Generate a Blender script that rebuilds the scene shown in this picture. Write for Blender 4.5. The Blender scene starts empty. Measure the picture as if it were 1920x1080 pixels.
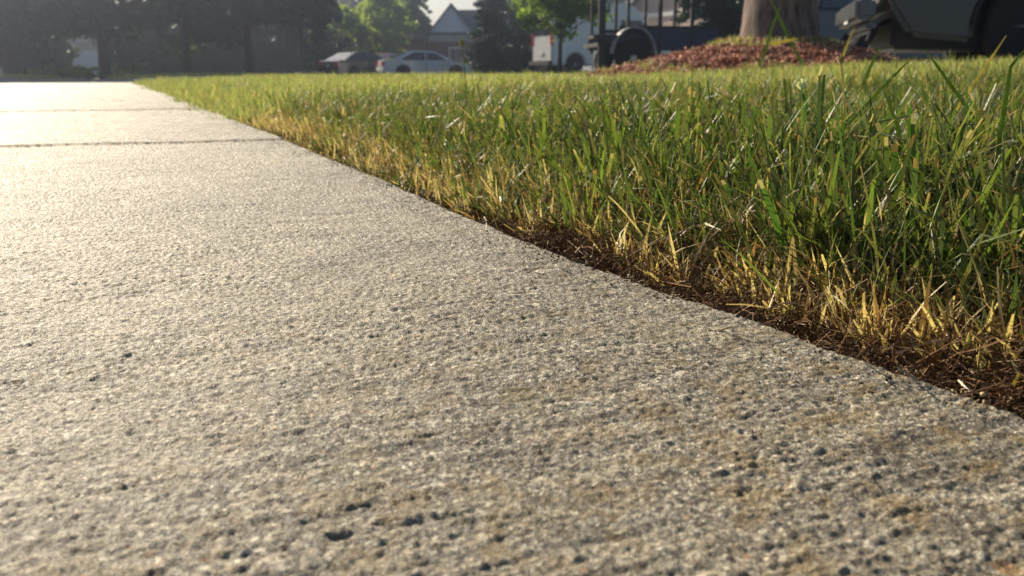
import bpy, bmesh, math, random
import numpy as np
from mathutils import Vector, Matrix
random.seed(7); RNG = np.random.default_rng(11)
SC = bpy.context.scene
COL = SC.collection
# ---------------------------------------------------------------- camera, world, sun, exposure
F = 1700.0; PITCH = math.atan(405 / F); CAMH = 0.125
cam = bpy.data.cameras.new('camera'); camo = bpy.data.objects.new('camera', cam); COL.objects.link(camo)
camo.location = (0, 0, CAMH); camo.rotation_euler = (math.pi / 2 - PITCH, 0, 0)
cam.sensor_width = 36; cam.lens = 36 * F / 1920; cam.clip_start = 0.01; cam.clip_end = 3000
cam.dof.use_dof = True; cam.dof.focus_distance = 0.54; cam.dof.aperture_fstop = 16.5
SC.camera = camo
SUN_EL, SUN_AZ = math.radians(26), math.radians(-36)      # azimuth from +Y, negative = left
w = bpy.data.worlds.new('World'); SC.world = w; w.use_nodes = True
nt = w.node_tree; bg = nt.nodes['Background']
sky = nt.nodes.new('ShaderNodeTexSky'); sky.sky_type = 'NISHITA'; sky.sun_disc = False
sky.sun_elevation = SUN_EL; sky.sun_rotation = SUN_AZ; sky.dust_density = 1.5
nt.links.new(sky.outputs[0], bg.inputs[0]); bg.inputs[1].default_value = 0.056
sl = bpy.data.lights.new('sun', 'SUN'); sl.energy = 5.0; sl.angle = math.radians(0.5); sl.color = (1, 0.86, 0.66)
so = bpy.data.objects.new('sun', sl); COL.objects.link(so)
sdir = Vector((math.sin(SUN_AZ) * math.cos(SUN_EL), math.cos(SUN_AZ) * math.cos(SUN_EL), math.sin(SUN_EL)))
so.rotation_euler = (-sdir).to_track_quat('-Z', 'Y').to_euler()
SC.view_settings.view_transform = 'Standard'; SC.view_settings.look = 'None'; SC.view_settings.gamma = 1
SC.view_settings.exposure = 0.78
SC.cycles.use_denoising = True; SC.cycles.max_bounces = 6; SC.cycles.transparent_max_bounces = 8
SC.cycles.volume_bounces = 0; SC.cycles.denoising_prefilter = 'NONE'

# ---------------------------------------------------------------- geometry of the view and the place
def ray(px, py):
    dx, dy = px - 960, 540 - py
    return dx, F * math.cos(PITCH) + dy * math.sin(PITCH), -F * math.sin(PITCH) + dy * math.cos(PITCH)
def PX(px, Y): return (px - 960) / 1748.0 * Y             # world x of a pixel column near the horizon
A = math.radians(23.6); D = np.array((-math.sin(A), math.cos(A))); N = np.array((math.cos(A), math.sin(A))); U0 = 0.30
def eo(v):
    """the long slab edge is not dead straight: it wanders about a centimetre"""
    xs = np.linspace(-1, 12, 1301); k = np.interp(xs, [-1, 0, .22, .34, .53, .81, 1.3, 1.8, 4.3, 11, 12], [.016, .016, .010, .002, -.011, -.009, .0, .007, .009, -.012, -.012])
    k = np.convolve(np.pad(k, 7, 'edge'), np.ones(15) / 15, 'valid'); return np.interp(v, xs, k)
def uv(x, y):
    u, v = x * N[0] + y * N[1] - U0, x * D[0] + y * D[1]; return u - eo(v) * S(u, -.12, 0), v
def xy(u, v):
    u = u + eo(v) * S(u, -.12, 0); return (u + U0) * N[0] + v * D[0], (u + U0) * N[1] + v * D[1]
def S(a, lo, hi):
    t = np.clip((a - lo) / (hi - lo), 0, 1); return t * t * (3 - 2 * t)
STREET = (11.6, 20.6)
def terr(x, y, cut=True):
    x = np.asarray(x, float); y = np.asarray(y, float); u, v = uv(x, y)
    z = -0.028 + 0.035 * S(u, 0.02, 0.3) + 0.03 * S(u, 0.3, 1.6) + 0.075 * S(x, 0.35, 2.4) * S(u, 0.2, 1.5)
    z = np.where(u < -0.75, -0.025 + 0.04 * S(-u, 1.55, 2.2), z)
    f = S(y, 18, 45); z = z * (1 - f) + (-0.28 + .30 * S(x, -3, 3)) * f
    if cut:
        z = z - 0.15 * S(v, STREET[0] - .08, STREET[0]) * (1 - S(v, STREET[1], STREET[1] + .08))
        z = z - 0.06 * (S(u, -1.6, -1.45) * (1 - S(u, -.03, -.005)) * (v < 11.35))
    return z
def tz(x, y): return float(terr(x, y, False))
_tab = RNG.random((512, 512))
def vn(x, y, o=0):
    x = x + o * 17.3; y = y + o * 31.7
    xi = np.floor(x).astype(int); yi = np.floor(y).astype(int); fx = x - xi; fy = y - yi
    fx = fx * fx * (3 - 2 * fx); fy = fy * fy * (3 - 2 * fy)
    a = _tab[xi % 512, yi % 512]; b = _tab[(xi + 1) % 512, yi % 512]; c = _tab[xi % 512, (yi + 1) % 512]; d = _tab[(xi + 1) % 512, (yi + 1) % 512]
    return (a * (1 - fx) + b * fx) * (1 - fy) + (c * (1 - fx) + d * fx) * fy - .5

# ---------------------------------------------------------------- object helpers
def tag(o, label=None, cat=None, group=None, kind=None):
    for k, v in (('label', label), ('category', cat), ('group', group), ('kind', kind)):
        if v: o[k] = v
    return o
def link(name, me, m=None, parent=None):
    o = bpy.data.objects.new(name, me); COL.objects.link(o)
    if m is not None: me.materials.append(m)
    if parent is not None: o.parent = parent
    return o
def empty(name, loc, rz=0, **k):
    o = bpy.data.objects.new(name, None); COL.objects.link(o); o.location = loc; o.rotation_euler = (0, 0, rz); o.empty_display_size = .1
    return tag(o, **k)
def npmesh(name, V, Fq, attrs=None, smooth=True):
    """V (n,3), Fq list of arrays (m,k)"""
    me = bpy.data.meshes.new(name); V = np.asarray(V, np.float32)
    fl = [np.asarray(f, np.int32) for f in (Fq if isinstance(Fq, list) else [Fq]) if len(f)]
    loops = np.concatenate([f.ravel() for f in fl]); sizes = np.concatenate([np.full(len(f), f.shape[1], np.int32) for f in fl])
    me.vertices.add(len(V)); me.vertices.foreach_set('co', V.ravel())
    me.loops.add(len(loops)); me.loops.foreach_set('vertex_index', loops)
    me.polygons.add(len(sizes)); me.polygons.foreach_set('loop_start', np.concatenate([[0], np.cumsum(sizes)[:-1]]).astype(np.int32))
    me.update(calc_edges=True)
    if smooth: me.polygons.foreach_set('use_smooth', np.ones(len(sizes), bool))
    for k, a in (attrs or {}).items():
        at = me.attributes.new(k, 'FLOAT', 'POINT'); at.data.foreach_set('value', np.asarray(a, np.float32).ravel())
    me.validate(); return me
def grid(us, vs, zf):
    U, V = np.meshgrid(us, vs); Z = zf(U, V); n = len(us); m = len(vs)
    P = np.stack([U, V, Z], -1).reshape(-1, 3)
    i = (np.arange(m - 1)[:, None] * n + np.arange(n - 1)[None]).ravel()
    return P, np.stack([i, i + 1, i + n + 1, i + n], -1)
class B:
    """collects simple solids into one bmesh"""
    def __init__(s): s.bm = bmesh.new()
    def box(s, c, d, rot=None, taper=None):
        vs = bmesh.ops.create_cube(s.bm, size=1)['verts']
        for v in vs:
            p = Vector((v.co.x * d[0], v.co.y * d[1], v.co.z * d[2]))
            if taper and v.co.z > 0: p.x *= taper[0]; p.y *= taper[1]
            if rot is not None: p = rot @ p
            v.co = p + Vector(c)
        return s
    def tube(s, pts, rad, n=8, cap=True):
        pts = [Vector(p) for p in pts]; rad = rad if isinstance(rad, (list, tuple)) else [rad] * len(pts); rings = []
        for i, p in enumerate(pts):
            t = (pts[min(i + 1, len(pts) - 1)] - pts[max(i - 1, 0)]).normalized()
            a = t.orthogonal().normalized() if i == 0 else (a - t * a.dot(t)).normalized()
            b = t.cross(a)
            rings.append([s.bm.verts.new(p + (a * math.cos(2 * math.pi * k / n) + b * math.sin(2 * math.pi * k / n)) * rad[i]) for k in range(n)])
        for i in range(len(rings) - 1):
            for k in range(n): s.bm.faces.new((rings[i][k], rings[i][(k + 1) % n], rings[i + 1][(k + 1) % n], rings[i + 1][k]))
        if cap: s.bm.faces.new(rings[0][::-1]); s.bm.faces.new(rings[-1])
        return s
    def lathe(s, prof, n=28, axis='X', c=(0, 0, 0)):
        """prof: list of (offset along axis, radius), closed solid about axis"""
        rings = []
        for (o, r) in prof:
            ring = []
            for k in range(n):
                q = 2 * math.pi * k / n; a, b_ = r * math.cos(q), r * math.sin(q)
                p = (o, a, b_) if axis == 'X' else (a, b_, o)
                ring.append(s.bm.verts.new(Vector(p) + Vector(c)))
            rings.append(ring)
        for i in range(len(rings) - 1):
            for k in range(n): s.bm.faces.new((rings[i][k], rings[i][(k + 1) % n], rings[i + 1][(k + 1) % n], rings[i + 1][k]))
        s.bm.faces.new(rings[0]); s.bm.faces.new(rings[-1]); return s
    def prism(s, prof, x0, x1, wf=None):
        """closed (y,z) outline extruded in x; wf(z, y) scales the half width"""
        a = [s.bm.verts.new((x0 * (wf(z, y) if wf else 1), y, z)) for y, z in prof]
        b = [s.bm.verts.new((x1 * (wf(z, y) if wf else 1), y, z)) for y, z in prof]
        n = len(prof)
        for i in range(n): s.bm.faces.new((a[i], a[(i + 1) % n], b[(i + 1) % n], b[i]))
        s.bm.faces.new(a[::-1]); s.bm.faces.new(b); return s
    def out(s, name, m, parent=None, smooth=False, bevel=0, seg=2):
        bmesh.ops.recalc_face_normals(s.bm, faces=s.bm.faces)
        if bevel:
            es = [e for e in s.bm.edges if len(e.link_faces) == 2 and e.calc_face_angle(0) > .35]
            bmesh.ops.bevel(s.bm, geom=es, offset=bevel, segments=seg, affect='EDGES', clamp_overlap=True)
        me = bpy.data.meshes.new(name); s.bm.to_mesh(me); s.bm.free()
        if smooth or bevel:
            me.polygons.foreach_set('use_smooth', np.ones(len(me.polygons), bool)); me.set_sharp_from_angle(angle=math.radians(38))
        return link(name, me, m, parent)
def dup(o, parent=None):
    c = o.copy(); COL.objects.link(c); c.parent = parent
    for ch in list(o.children): dup(ch, c)
    return c

# ---------------------------------------------------------------- materials
def newmat(name):
    m = bpy.data.materials.new(name); m.use_nodes = True; t = m.node_tree
    return m, t, t.nodes['Principled BSDF'], t.nodes['Material Output']
def nd(t, typ, **k):
    n = t.nodes.new(typ)
    for a, v in k.items():
        if a == 'op': n.operation = v
        else: setattr(n, a, v)
    return n
def noise(t, vec, scale, detail=3, rough=.6):
    n = nd(t, 'ShaderNodeTexNoise'); n.inputs['Scale'].default_value = scale; n.inputs['Detail'].default_value = detail; n.inputs['Roughness'].default_value = rough
    if vec is not None: t.links.new(vec, n.inputs['Vector'])
    return n.outputs['Fac']
def ramp(t, fac, stops):
    r = nd(t, 'ShaderNodeValToRGB'); e = r.color_ramp.elements
    while len(e) < len(stops): e.new(.5)
    for i, (p, c) in enumerate(stops):
        e[i].position = p; e[i].color = (*c, 1) if len(c) == 3 else c
    if fac is not None: t.links.new(fac, r.inputs[0])
    return r.outputs[0]
def mth(t, op, a, b=None):
    n = nd(t, 'ShaderNodeMath', op=op)
    for i, q in enumerate((a, b)):
        if q is None: continue
        if isinstance(q, (int, float)): n.inputs[i].default_value = q
        else: t.links.new(q, n.inputs[i])
    return n.outputs[0]
def mixc(t, fac, a, b, mode='MIX'):
    n = nd(t, 'ShaderNodeMix', data_type='RGBA', blend_type=mode)
    for s, q in ((0, fac), (6, a), (7, b)):
        if isinstance(q, (int, float)): n.inputs[s].default_value = q
        elif isinstance(q, tuple): n.inputs[s].default_value = (*q, 1)
        else: t.links.new(q, n.inputs[s])
    return n.outputs[2]
def objc(t): return nd(t, 'ShaderNodeTexCoord').outputs['Object']
def mapped(t, scale=(1, 1, 1)):
    mp = nd(t, 'ShaderNodeMapping'); mp.inputs['Scale'].default_value = scale; t.links.new(objc(t), mp.inputs['Vector']); return mp.outputs[0]
def bump(t, h, dist, strength=1.0):
    b = nd(t, 'ShaderNodeBump'); b.inputs['Distance'].default_value = dist; b.inputs['Strength'].default_value = strength; t.links.new(h, b.inputs['Height']); return b.outputs[0]
def simple(name, c, rough=.6, scale=20, var=.25, metal=0, bmp=0, spec=.5, coat=0):
    m, t, p, o = newmat(name); f = noise(t, objc(t), scale, 4)
    t.links.new(ramp(t, f, [(.25, tuple(x * (1 - var) for x in c)), (.75, tuple(min(1, x * (1 + var)) for x in c))]), p.inputs['Base Color'])
    p.inputs['Roughness'].default_value = rough; p.inputs['Metallic'].default_value = metal; p.inputs['Specular IOR Level'].default_value = spec
    p.inputs['Coat Weight'].default_value = coat
    if bmp: t.links.new(bump(t, f, bmp), p.inputs['Normal'])
    return m

def concrete_mat(name, near=True, tone=1.15):
    m, t, p, o = newmat(name); oc = objc(t)
    big = noise(t, oc, 5, 4, .65); mid = noise(t, oc, 38, 4, .6); fine = noise(t, oc, 420, 3, .7)
    br = noise(t, mapped(t, (14, 210, 14)), 1.0, 4, .65)
    k = tone
    col = ramp(t, mid, [(.28, (.125 * k, .110 * k, .082 * k)), (.5, (.22 * k, .197 * k, .150 * k)), (.72, (.34 * k, .312 * k, .242 * k))])
    col = mixc(t, 1.0, col, ramp(t, big, [(.36, (.50, .50, .50)), (.5, (.98, .97, .95)), (.68, (1.25, 1.22, 1.15))]), 'MULTIPLY')
    def cells(scale, lo, palette, amt, col):
        vo = nd(t, 'ShaderNodeTexVoronoi'); vo.inputs['Scale'].default_value = scale; t.links.new(oc, vo.inputs['Vector'])
        vr = nd(t, 'ShaderNodeSeparateColor'); t.links.new(vo.outputs['Color'], vr.inputs[0])
        g = mth(t, 'MULTIPLY', mth(t, 'LESS_THAN', vo.outputs['Distance'], .45), mth(t, 'GREATER_THAN', vr.outputs[0], lo))
        return mixc(t, mth(t, 'MULTIPLY', g, amt), col, ramp(t, vr.outputs[1], palette)), g
    pal = [(.0, (.045, .038, .030)), (.28, (.13, .11, .078)), (.5, (.44, .40, .30)), (.75, (.68, .64, .53)), (.92, (.50, .45, .36)), (1, (.30, .15, .06))]
    col, g0 = cells(420, .45, pal, .7, col); col, g1 = cells(760, .2, pal, .85, col); col, g2 = cells(330, .6, pal, .8, col); col, g3 = cells(130, .93, pal, .7, col)
    col = mixc(t, 1.0, col, ramp(t, fine, [(.38, (.38, .37, .35)), (.5, (1, 1, 1)), (.62, (1.45, 1.42, 1.34))]), 'MULTIPLY')
    bl = ramp(t, noise(t, mapped(t, (10, 90, 10)), 1.0, 4, .7), [(.34, (.42, .41, .40)), (.5, (1, 1, 1)), (.68, (1.32, 1.3, 1.24))]); col = mixc(t, .8, col, bl, 'MULTIPLY')   # brushed laitance
    if near:   # rust-brown lichen and dirt stains in one corner of the slab
        sp = nd(t, 'ShaderNodeSeparateXYZ'); t.links.new(oc, sp.inputs[0])
        mr = nd(t, 'ShaderNodeMapRange'); mr.inputs[1].default_value = .62; mr.inputs[2].default_value = .22; t.links.new(sp.outputs[1], mr.inputs[0])
        mu = nd(t, 'ShaderNodeMapRange'); mu.inputs[1].default_value = -.42; mu.inputs[2].default_value = -.2; t.links.new(sp.outputs[0], mu.inputs[0])
        st = mth(t, 'MULTIPLY', ramp(t, noise(t, oc, 46, 5, .7), [(.5, (0, 0, 0)), (.62, (1, 1, 1))]), mth(t, 'MULTIPLY', mr.outputs[0], mu.outputs[0]))
        col = mixc(t, mth(t, 'MULTIPLY', st, .62), col, (.24, .16, .05))
        st2 = ramp(t, noise(t, oc, 27, 4, .6), [(.56, (0, 0, 0)), (.7, (1, 1, 1))])
        col = mixc(t, mth(t, 'MULTIPLY', st2, .5), col, (.19, .155, .06))
    t.links.new(col, p.inputs['Base Color'])
    p.inputs['Roughness'].default_value = .63; p.inputs['Specular IOR Level'].default_value = .42
    h = mth(t, 'ADD', mth(t, 'MULTIPLY', fine, .9), mth(t, 'MULTIPLY', br, .5))
    h = mth(t, 'ADD', h, mth(t, 'MULTIPLY', noise(t, oc, 1300, 2, .6), .8)); h = mth(t, 'ADD', h, mth(t, 'MULTIPLY', g2, .22))
    t.links.new(bump(t, h, .0016 if near else .0022, 1.0), p.inputs['Normal'])
    return m

def blade_mat(name, greens, straw, basefrac, transl=.45, tip=.12):
    m, t, p, o = newmat(name)
    def at(n, typ='GEOMETRY'):
        a = nd(t, 'ShaderNodeAttribute', attribute_name=n, attribute_type=typ); return a.outputs['Fac']
    T, R, DD, DRY, IR = at('t'), at('r'), at('d'), at('dry', 'INSTANCER'), at('ir', 'INSTANCER')
    rr = mth(t, 'FRACT', mth(t, 'ADD', R, IR))
    g = ramp(t, rr, [(i / (len(greens) - 1), c) for i, c in enumerate(greens)])
    s = ramp(t, mth(t, 'FRACT', mth(t, 'MULTIPLY', rr, 7.3)), [(i / (len(straw) - 1), c) for i, c in enumerate(straw)])
    lim = mth(t, 'ADD', mth(t, 'MULTIPLY', DRY, .55), mth(t, 'ADD', basefrac - .5 * tip, mth(t, 'MULTIPLY', rr, tip)))
    fb = mth(t, 'MULTIPLY', mth(t, 'SUBTRACT', mth(t, 'ADD', lim, .08), T), 6.0)
    fb.node.use_clamp = True
    dead = mth(t, 'GREATER_THAN', mth(t, 'ADD', DD, mth(t, 'MULTIPLY', DRY, .5)), .93)
    f = mth(t, 'MAXIMUM', fb, dead)
    tipf = mth(t, 'MULTIPLY', mth(t, 'GREATER_THAN', T, .93), mth(t, 'GREATER_THAN', rr, .4)); f = mth(t, 'MAXIMUM', f, mth(t, 'MULTIPLY', tipf, .7))
    col = mixc(t, f, g, s); t.links.new(col, p.inputs['Base Color'])
    p.inputs['Roughness'].default_value = .48; p.inputs['Specular IOR Level'].default_value = .45
    tr = nd(t, 'ShaderNodeBsdfTranslucent'); t.links.new(mixc(t, 1.0, col, (1.7, 1.75, 1.05), 'MULTIPLY'), tr.inputs[0])
    mx = nd(t, 'ShaderNodeMixShader'); mx.inputs[0].default_value = transl
    t.links.new(p.outputs[0], mx.inputs[1]); t.links.new(tr.outputs[0], mx.inputs[2]); t.links.new(mx.outputs[0], o.inputs[0])
    return m
def leaf_mat(name, cols, transl=.4):
    m, t, p, o = newmat(name)
    a = nd(t, 'ShaderNodeAttribute', attribute_name='r'); g = ramp(t, a.outputs['Fac'], [(i / (len(cols) - 1), c) for i, c in enumerate(cols)])
    g = mixc(t, .5, g, ramp(t, noise(t, objc(t), .9, 2), [(.3, (.6, .62, .6)), (.7, (1.3, 1.25, 1.1))]), 'MULTIPLY')
    t.links.new(g, p.inputs['Base Color']); p.inputs['Roughness'].default_value = .5
    tr = nd(t, 'ShaderNodeBsdfTranslucent'); t.links.new(mixc(t, 1.0, g, (1.5, 1.6, .7), 'MULTIPLY'), tr.inputs[0])
    mx = nd(t, 'ShaderNodeMixShader'); mx.inputs[0].default_value = transl
    t.links.new(p.outputs[0], mx.inputs[1]); t.links.new(tr.outputs[0], mx.inputs[2]); t.links.new(mx.outputs[0], o.inputs[0])
    return m
M_CONC = concrete_mat('concrete_near'); M_CONCF = concrete_mat('concrete_far', False)
STRAW = [(.38, .29, .15), (.50, .41, .24), (.24, .15, .07), (.44, .36, .21), (.28, .14, .06), (.18, .11, .06)]
GREENS = [(.06, .10, .02), (.14, .20, .035), (.045, .085, .028), (.24, .26, .065), (.022, .045, .015), (.16, .15, .06), (.08, .11, .03), (.06, .13, .025)]
M_GRASS = blade_mat('grass_blades', GREENS, STRAW, .15, .36)
M_FARGRASS = blade_mat('mown_grass', [(.15, .20, .055), (.26, .29, .11), (.20, .24, .08), (.36, .34, .17)], STRAW, .12)
M_STUB = blade_mat('dry_stubble', [(.24, .22, .07), (.36, .27, .11), (.16, .17, .05)], [(.56, .45, .24), (.46, .34, .16), (.64, .54, .33), (.32, .20, .09), (.24, .13, .06)], .75, .35)
M_STUBC = simple('straw_crumb', (.42, .32, .17), .7, 60, .4)
M_ROOT = simple('root_fibre', (.30, .19, .10), .7, 60, .5)
M_SOIL = simple('soil_dirt', (.050, .032, .020), .95, 260, .6, bmp=.002, spec=.2)
M_GROUND = simple('thatch_ground', (.075, .072, .030), .95, 24, .5, spec=.15)
M_ASPH = simple('asphalt', (.055, .055, .057), .9, 60, .3, bmp=.004, spec=.3)
M_KERB = simple('kerb_concrete', (.33, .31, .28), .8, 8, .2)
M_BARK = simple('dark_bark', (.07, .055, .045), .9, 9, .5, bmp=.03)
def ridged(name, c):
    m, t, p, o = newmat(name); f = noise(t, mapped(t, (1, 1, .16)), 26, 5, .65); g = noise(t, mapped(t, (1, 1, .4)), 90, 3, .6)
    col = mixc(t, 1.0, ramp(t, f, [(.35, tuple(x * .35 for x in c)), (.55, c), (.75, tuple(x * 1.35 for x in c))]), ramp(t, g, [(.3, (.7, .7, .7)), (.7, (1.25, 1.2, 1.15))]), 'MULTIPLY'); t.links.new(col, p.inputs['Base Color'])
    p.inputs['Roughness'].default_value = .9; p.inputs['Specular IOR Level'].default_value = .2; t.links.new(bump(t, mth(t, 'ADD', f, mth(t, 'MULTIPLY', g, .3)), .022), p.inputs['Normal']); return m
M_BARKP = ridged('ridged_bark', (.21, .165, .145))
M_MULCH = simple('red_mulch', (.30, .095, .06), .85, 90, .6)
M_MULCHB = simple('mulch_bed_soil', (.10, .04, .028), .95, 60, .6, bmp=.01)
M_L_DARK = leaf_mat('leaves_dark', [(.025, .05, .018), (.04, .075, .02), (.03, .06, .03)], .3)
M_L_MID = leaf_mat('leaves_mid', [(.06, .12, .02), (.12, .20, .03), (.20, .27, .05), (.05, .10, .03)], .5)
M_L_LIME = leaf_mat('leaves_lime', [(.18, .27, .05), (.30, .36, .08), (.14, .22, .05)], .6)
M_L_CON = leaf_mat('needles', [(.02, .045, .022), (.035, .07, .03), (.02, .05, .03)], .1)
M_SHRUB = leaf_mat('shrub_leaves', [(.26, .32, .10), (.40, .42, .16), (.30, .34, .12)], .4)  # low bushes stand in shade; missing sunlight is put into these leaf colours

def leafy(name, c):
    m, t, p, o = newmat(name); col = ramp(t, noise(t, objc(t), 80, 3), [(.3, tuple(x * .7 for x in c)), (.7, tuple(x * 1.3 for x in c))]); t.links.new(col, p.inputs['Base Color']); p.inputs['Roughness'].default_value = .4
    tr = nd(t, 'ShaderNodeBsdfTranslucent'); t.links.new(mixc(t, 1.0, col, (1.7, 1.7, 1.0), 'MULTIPLY'), tr.inputs[0]); mx = nd(t, 'ShaderNodeMixShader'); mx.inputs[0].default_value = .5
    t.links.new(p.outputs[0], mx.inputs[1]); t.links.new(tr.outputs[0], mx.inputs[2]); t.links.new(mx.outputs[0], o.inputs[0]); return m
# ---------------------------------------------------------------- sidewalk slabs
walk = empty('sidewalk', (U0 * N[0], U0 * N[1], 0), A, kind='structure')
def slab_z(U, V, amp=1.0, heave=0.0, tilt=0.0):
    a = vn(U / .0017, V / .00125, 1) * 1.25 + vn(U / .0032 + V * 60, V / .0017, 2) * 1.15 + vn(U / .0068 + V * 40, V / .0026, 3) * .75 + vn(U / .022, V / .0042, 13) * .45
    n = np.where(a > 0, a * .85, np.maximum(a * 1.25, -.62)) * .00086      # worn tops, open sand pits
    jit = .25 * vn(U / .004, V / .004, 16)
    g = -np.clip(vn(U / .10, V / .0022 + U * 7 + .3 * jit, 4) - .05, 0, .16) * .0017   # broom lines across the walk
    g += -np.clip(vn(U / .20, V / .0032 + U * 6 + jit, 5) - .22, 0, .12) * .0018
    patch_ = .85 + .45 * np.clip(vn(U / .07, V / .05, 15) + .3, 0, .7)
    l = vn(U / .06, V / .05, 7) * .0014 + vn(U / .02, V / .017, 17) * .0006 + vn(U / .3, V / .25, 8) * .004
    return amp * (n * patch_ + g) + l + heave + tilt * V
WID = 1.5
def slab(v0, v1, us, vs, heave, mat, amp=1.0):
    e = .005
    def zf(U, V):
        z = slab_z(U, V, amp, heave)
        jag = .002 * vn(V / .02, V * 0, 9)
        for dd in (-(U) , U + WID, V - v0, v1 - V):
            q = np.clip((.007 + jag - dd) / .007, 0, 1); z = z - .0055 * q * q
        return z
    P, Fc = grid(us, vs, zf); n = len(us); m = len(vs)
    # irregular long edge
    edge = np.abs(P[:, 0]) < 1e-6; P[edge, 0] += .0035 * vn(P[edge, 1] / .012, P[edge, 1] * 0, 10) + .003 * vn(P[edge, 1] / .05, P[edge, 1] * 0, 11) - .006 * np.clip(vn(P[edge, 1] / .03, P[edge, 1] * 0, 12) - .3, 0, 1) / .2
    P[:, 0] += eo(P[:, 1]) * S(P[:, 0], -.12, 0)
    idx = np.arange(n * m).reshape(m, n); ring = np.concatenate([idx[0], idx[1:, -1], idx[-1, -2::-1], idx[-2:0:-1, 0]])
    Pb = P[ring].copy(); Pb[:, 2] = -.1; k = len(ring); j = np.arange(k); j2 = (j + 1) % k; o = n * m
    sk = np.stack([ring[j], o + j, o + j2, ring[j2]], -1)[:, ::-1]
    return link('concrete_slab', npmesh('concrete_slab', np.concatenate([P, Pb]), [Fc, sk]), mat, walk)
def geo(a, b, d0, k):
    out = [a]
    while out[-1] < b: out.append(out[-1] + d0 + k * max(0, out[-1]))
    out = np.array(out); return a + (out - a) * (b - a) / (out[-1] - a)
GAP = .003
us1 = np.concatenate([np.arange(-WID, -.60, .03), np.arange(-.60, -.45, .0014), np.arange(-.45, -.008, .00078), np.arange(-.008, .00001, .001)])
us1[-1] = 0
slab(-1.0, 1.785 - GAP, us1, np.concatenate([np.arange(-1.0, .04, .03), geo(.05, 1.785 - GAP, .00062, .0021)]), -.001, M_CONC)
us2 = np.concatenate([np.arange(-WID, -1.0, .03), np.arange(-1.0, -.01, .0045), np.linspace(-.01, 0, 6)])
slab(1.785 + GAP, 3.28 - GAP, us2, np.linspace(1.785 + GAP, 3.28 - GAP, 220), .0018, M_CONC)
us3 = np.linspace(-WID, 0, 120)
for a, b, hv in ((3.28, 4.3, .0055), (4.3, 5.9, .009), (5.9, 7.4, .008), (7.4, 8.9, .012), (8.9, 11.3, .011)):
    slab(a + GAP, b - GAP, us3, np.linspace(a + GAP, b - GAP, 130), hv, M_CONCF, 1.0)

# ---------------------------------------------------------------- ground, soil strip, street
def axis(parts):
    return np.unique(np.concatenate([np.arange(*p) if len(p) == 3 else np.array(p) for p in parts]).round(4))
gu = axis([(-900, -60, 60), (-60, -8, 4), (-8, -1.6, .4), [-1.62, -1.56, -1.52, -1.45], [-1.3, -.8, -.3, -.03, -.005, 0], (.01, .4, .03), (.4, 6, .2), (6, 40, 2), (40, 900, 60)])
gv = axis([(-60, -2, 6), (-2, 4, .1), (4, 11.4, .4), [11.35, 11.36, 11.5, 11.52, 11.56, 11.6, 11.7, 20.5, 20.6, 20.62, 20.65, 20.68, 20.8], (12, 20.5, 1), (21, 60, 1.5), (60, 1500, 80)])
P, Fc = grid(gu, gv, lambda U, V: U * 0)
X, Y = xy(P[:, 0], P[:, 1]); P[:, 0] = X; P[:, 1] = Y; P[:, 2] = terr(X, Y)
tag(link('ground', npmesh('ground', P, Fc), M_GROUND), kind='structure')
def soil_z(U, V):
    x, y = xy(U, V)
    z = terr(x, y, False) + .004 + .012 * vn(U / .03, V / .03, 20) + .009 * vn(U / .011, V / .011, 21) + .006 * vn(U / .0045, V / .0045, 22)
    z += -.012 * (1 - S(U, -.003, .03)) - .01 * (1 - S(V, .3, .8)) * (1 - S(U, 0, .08)) - .03 * S(U, .4, .45)
    return np.minimum(z, -.004 + U * .12 + .02 * S(U, .05, .2) + .002 * vn(U / .01, V / .01, 23))
P, Fc = grid(np.concatenate([np.arange(-.004, .2, .0024), np.arange(.2, .451, .008)]), geo(0, 3.2, .002, .0025), soil_z)
X, Y = xy(P[:, 0], P[:, 1]); P[:, 0] = X; P[:, 1] = Y
tag(link('soil', npmesh('soil', P, Fc), M_SOIL), kind='structure')
def sheet(name, us, vs, dz, m, kind='structure', thick=0):
    P, Fc = grid(us, vs, lambda U, V: U * 0); X, Y = xy(P[:, 0], P[:, 1]); P[:, 0] = X; P[:, 1] = Y; P[:, 2] = terr(X, Y, False) + dz
    return tag(link(name, npmesh(name, P, Fc), m), kind=kind)
sheet('street', np.concatenate([np.arange(-60, -8, 4), np.arange(-8, 12, .5), np.arange(12, 62, 4)]), np.linspace(STREET[0] + .02, STREET[1] - .02, 20), -.12, M_ASPH)
def kerb(v):
    uu = np.concatenate([np.arange(-60, -8, 4), np.arange(-8, 12, .5), np.arange(12, 62, 4)]); pr = [(-.075, -.2), (-.075, .0), (-.06, .012), (.05, .012), (.075, -.005), (.075, -.2)]
    V = []
    for u in uu:
        for dv, dz in pr:
            x, y = xy(u, v + dv); V.append((x, y, tz(x, y) + dz))
    k = len(pr); i = (np.arange(len(uu) - 1)[:, None] * k + np.arange(k - 1)[None]).ravel()
    return tag(link('kerb', npmesh('kerb', V, np.stack([i, i + 1, i + k + 1, i + k], -1), smooth=False), M_KERB), kind='structure')
kerb(STREET[0] - .06); kerb(STREET[1] + .06)
# concrete driveway across the street, and the one under the pickup
sheet('driveway', np.linspace(-5.4, -2.6, 6), np.linspace(20.8, 44, 20), .02, M_KERB)
def patch(name, x0, x1, y0, y1, dz, m):
    P, Fc = grid(np.linspace(x0, x1, 24), np.linspace(y0, y1, 24), lambda U, V: terr(U, V, False) + dz)
    return tag(link(name, npmesh(name, P, Fc), m), kind='structure')
patch('driveway', 3.3, 14, 6.0, 11.2, .03, M_KERB)
patch('parking_area', -13, 8, 39, 56, .02, M_ASPH)

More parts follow.
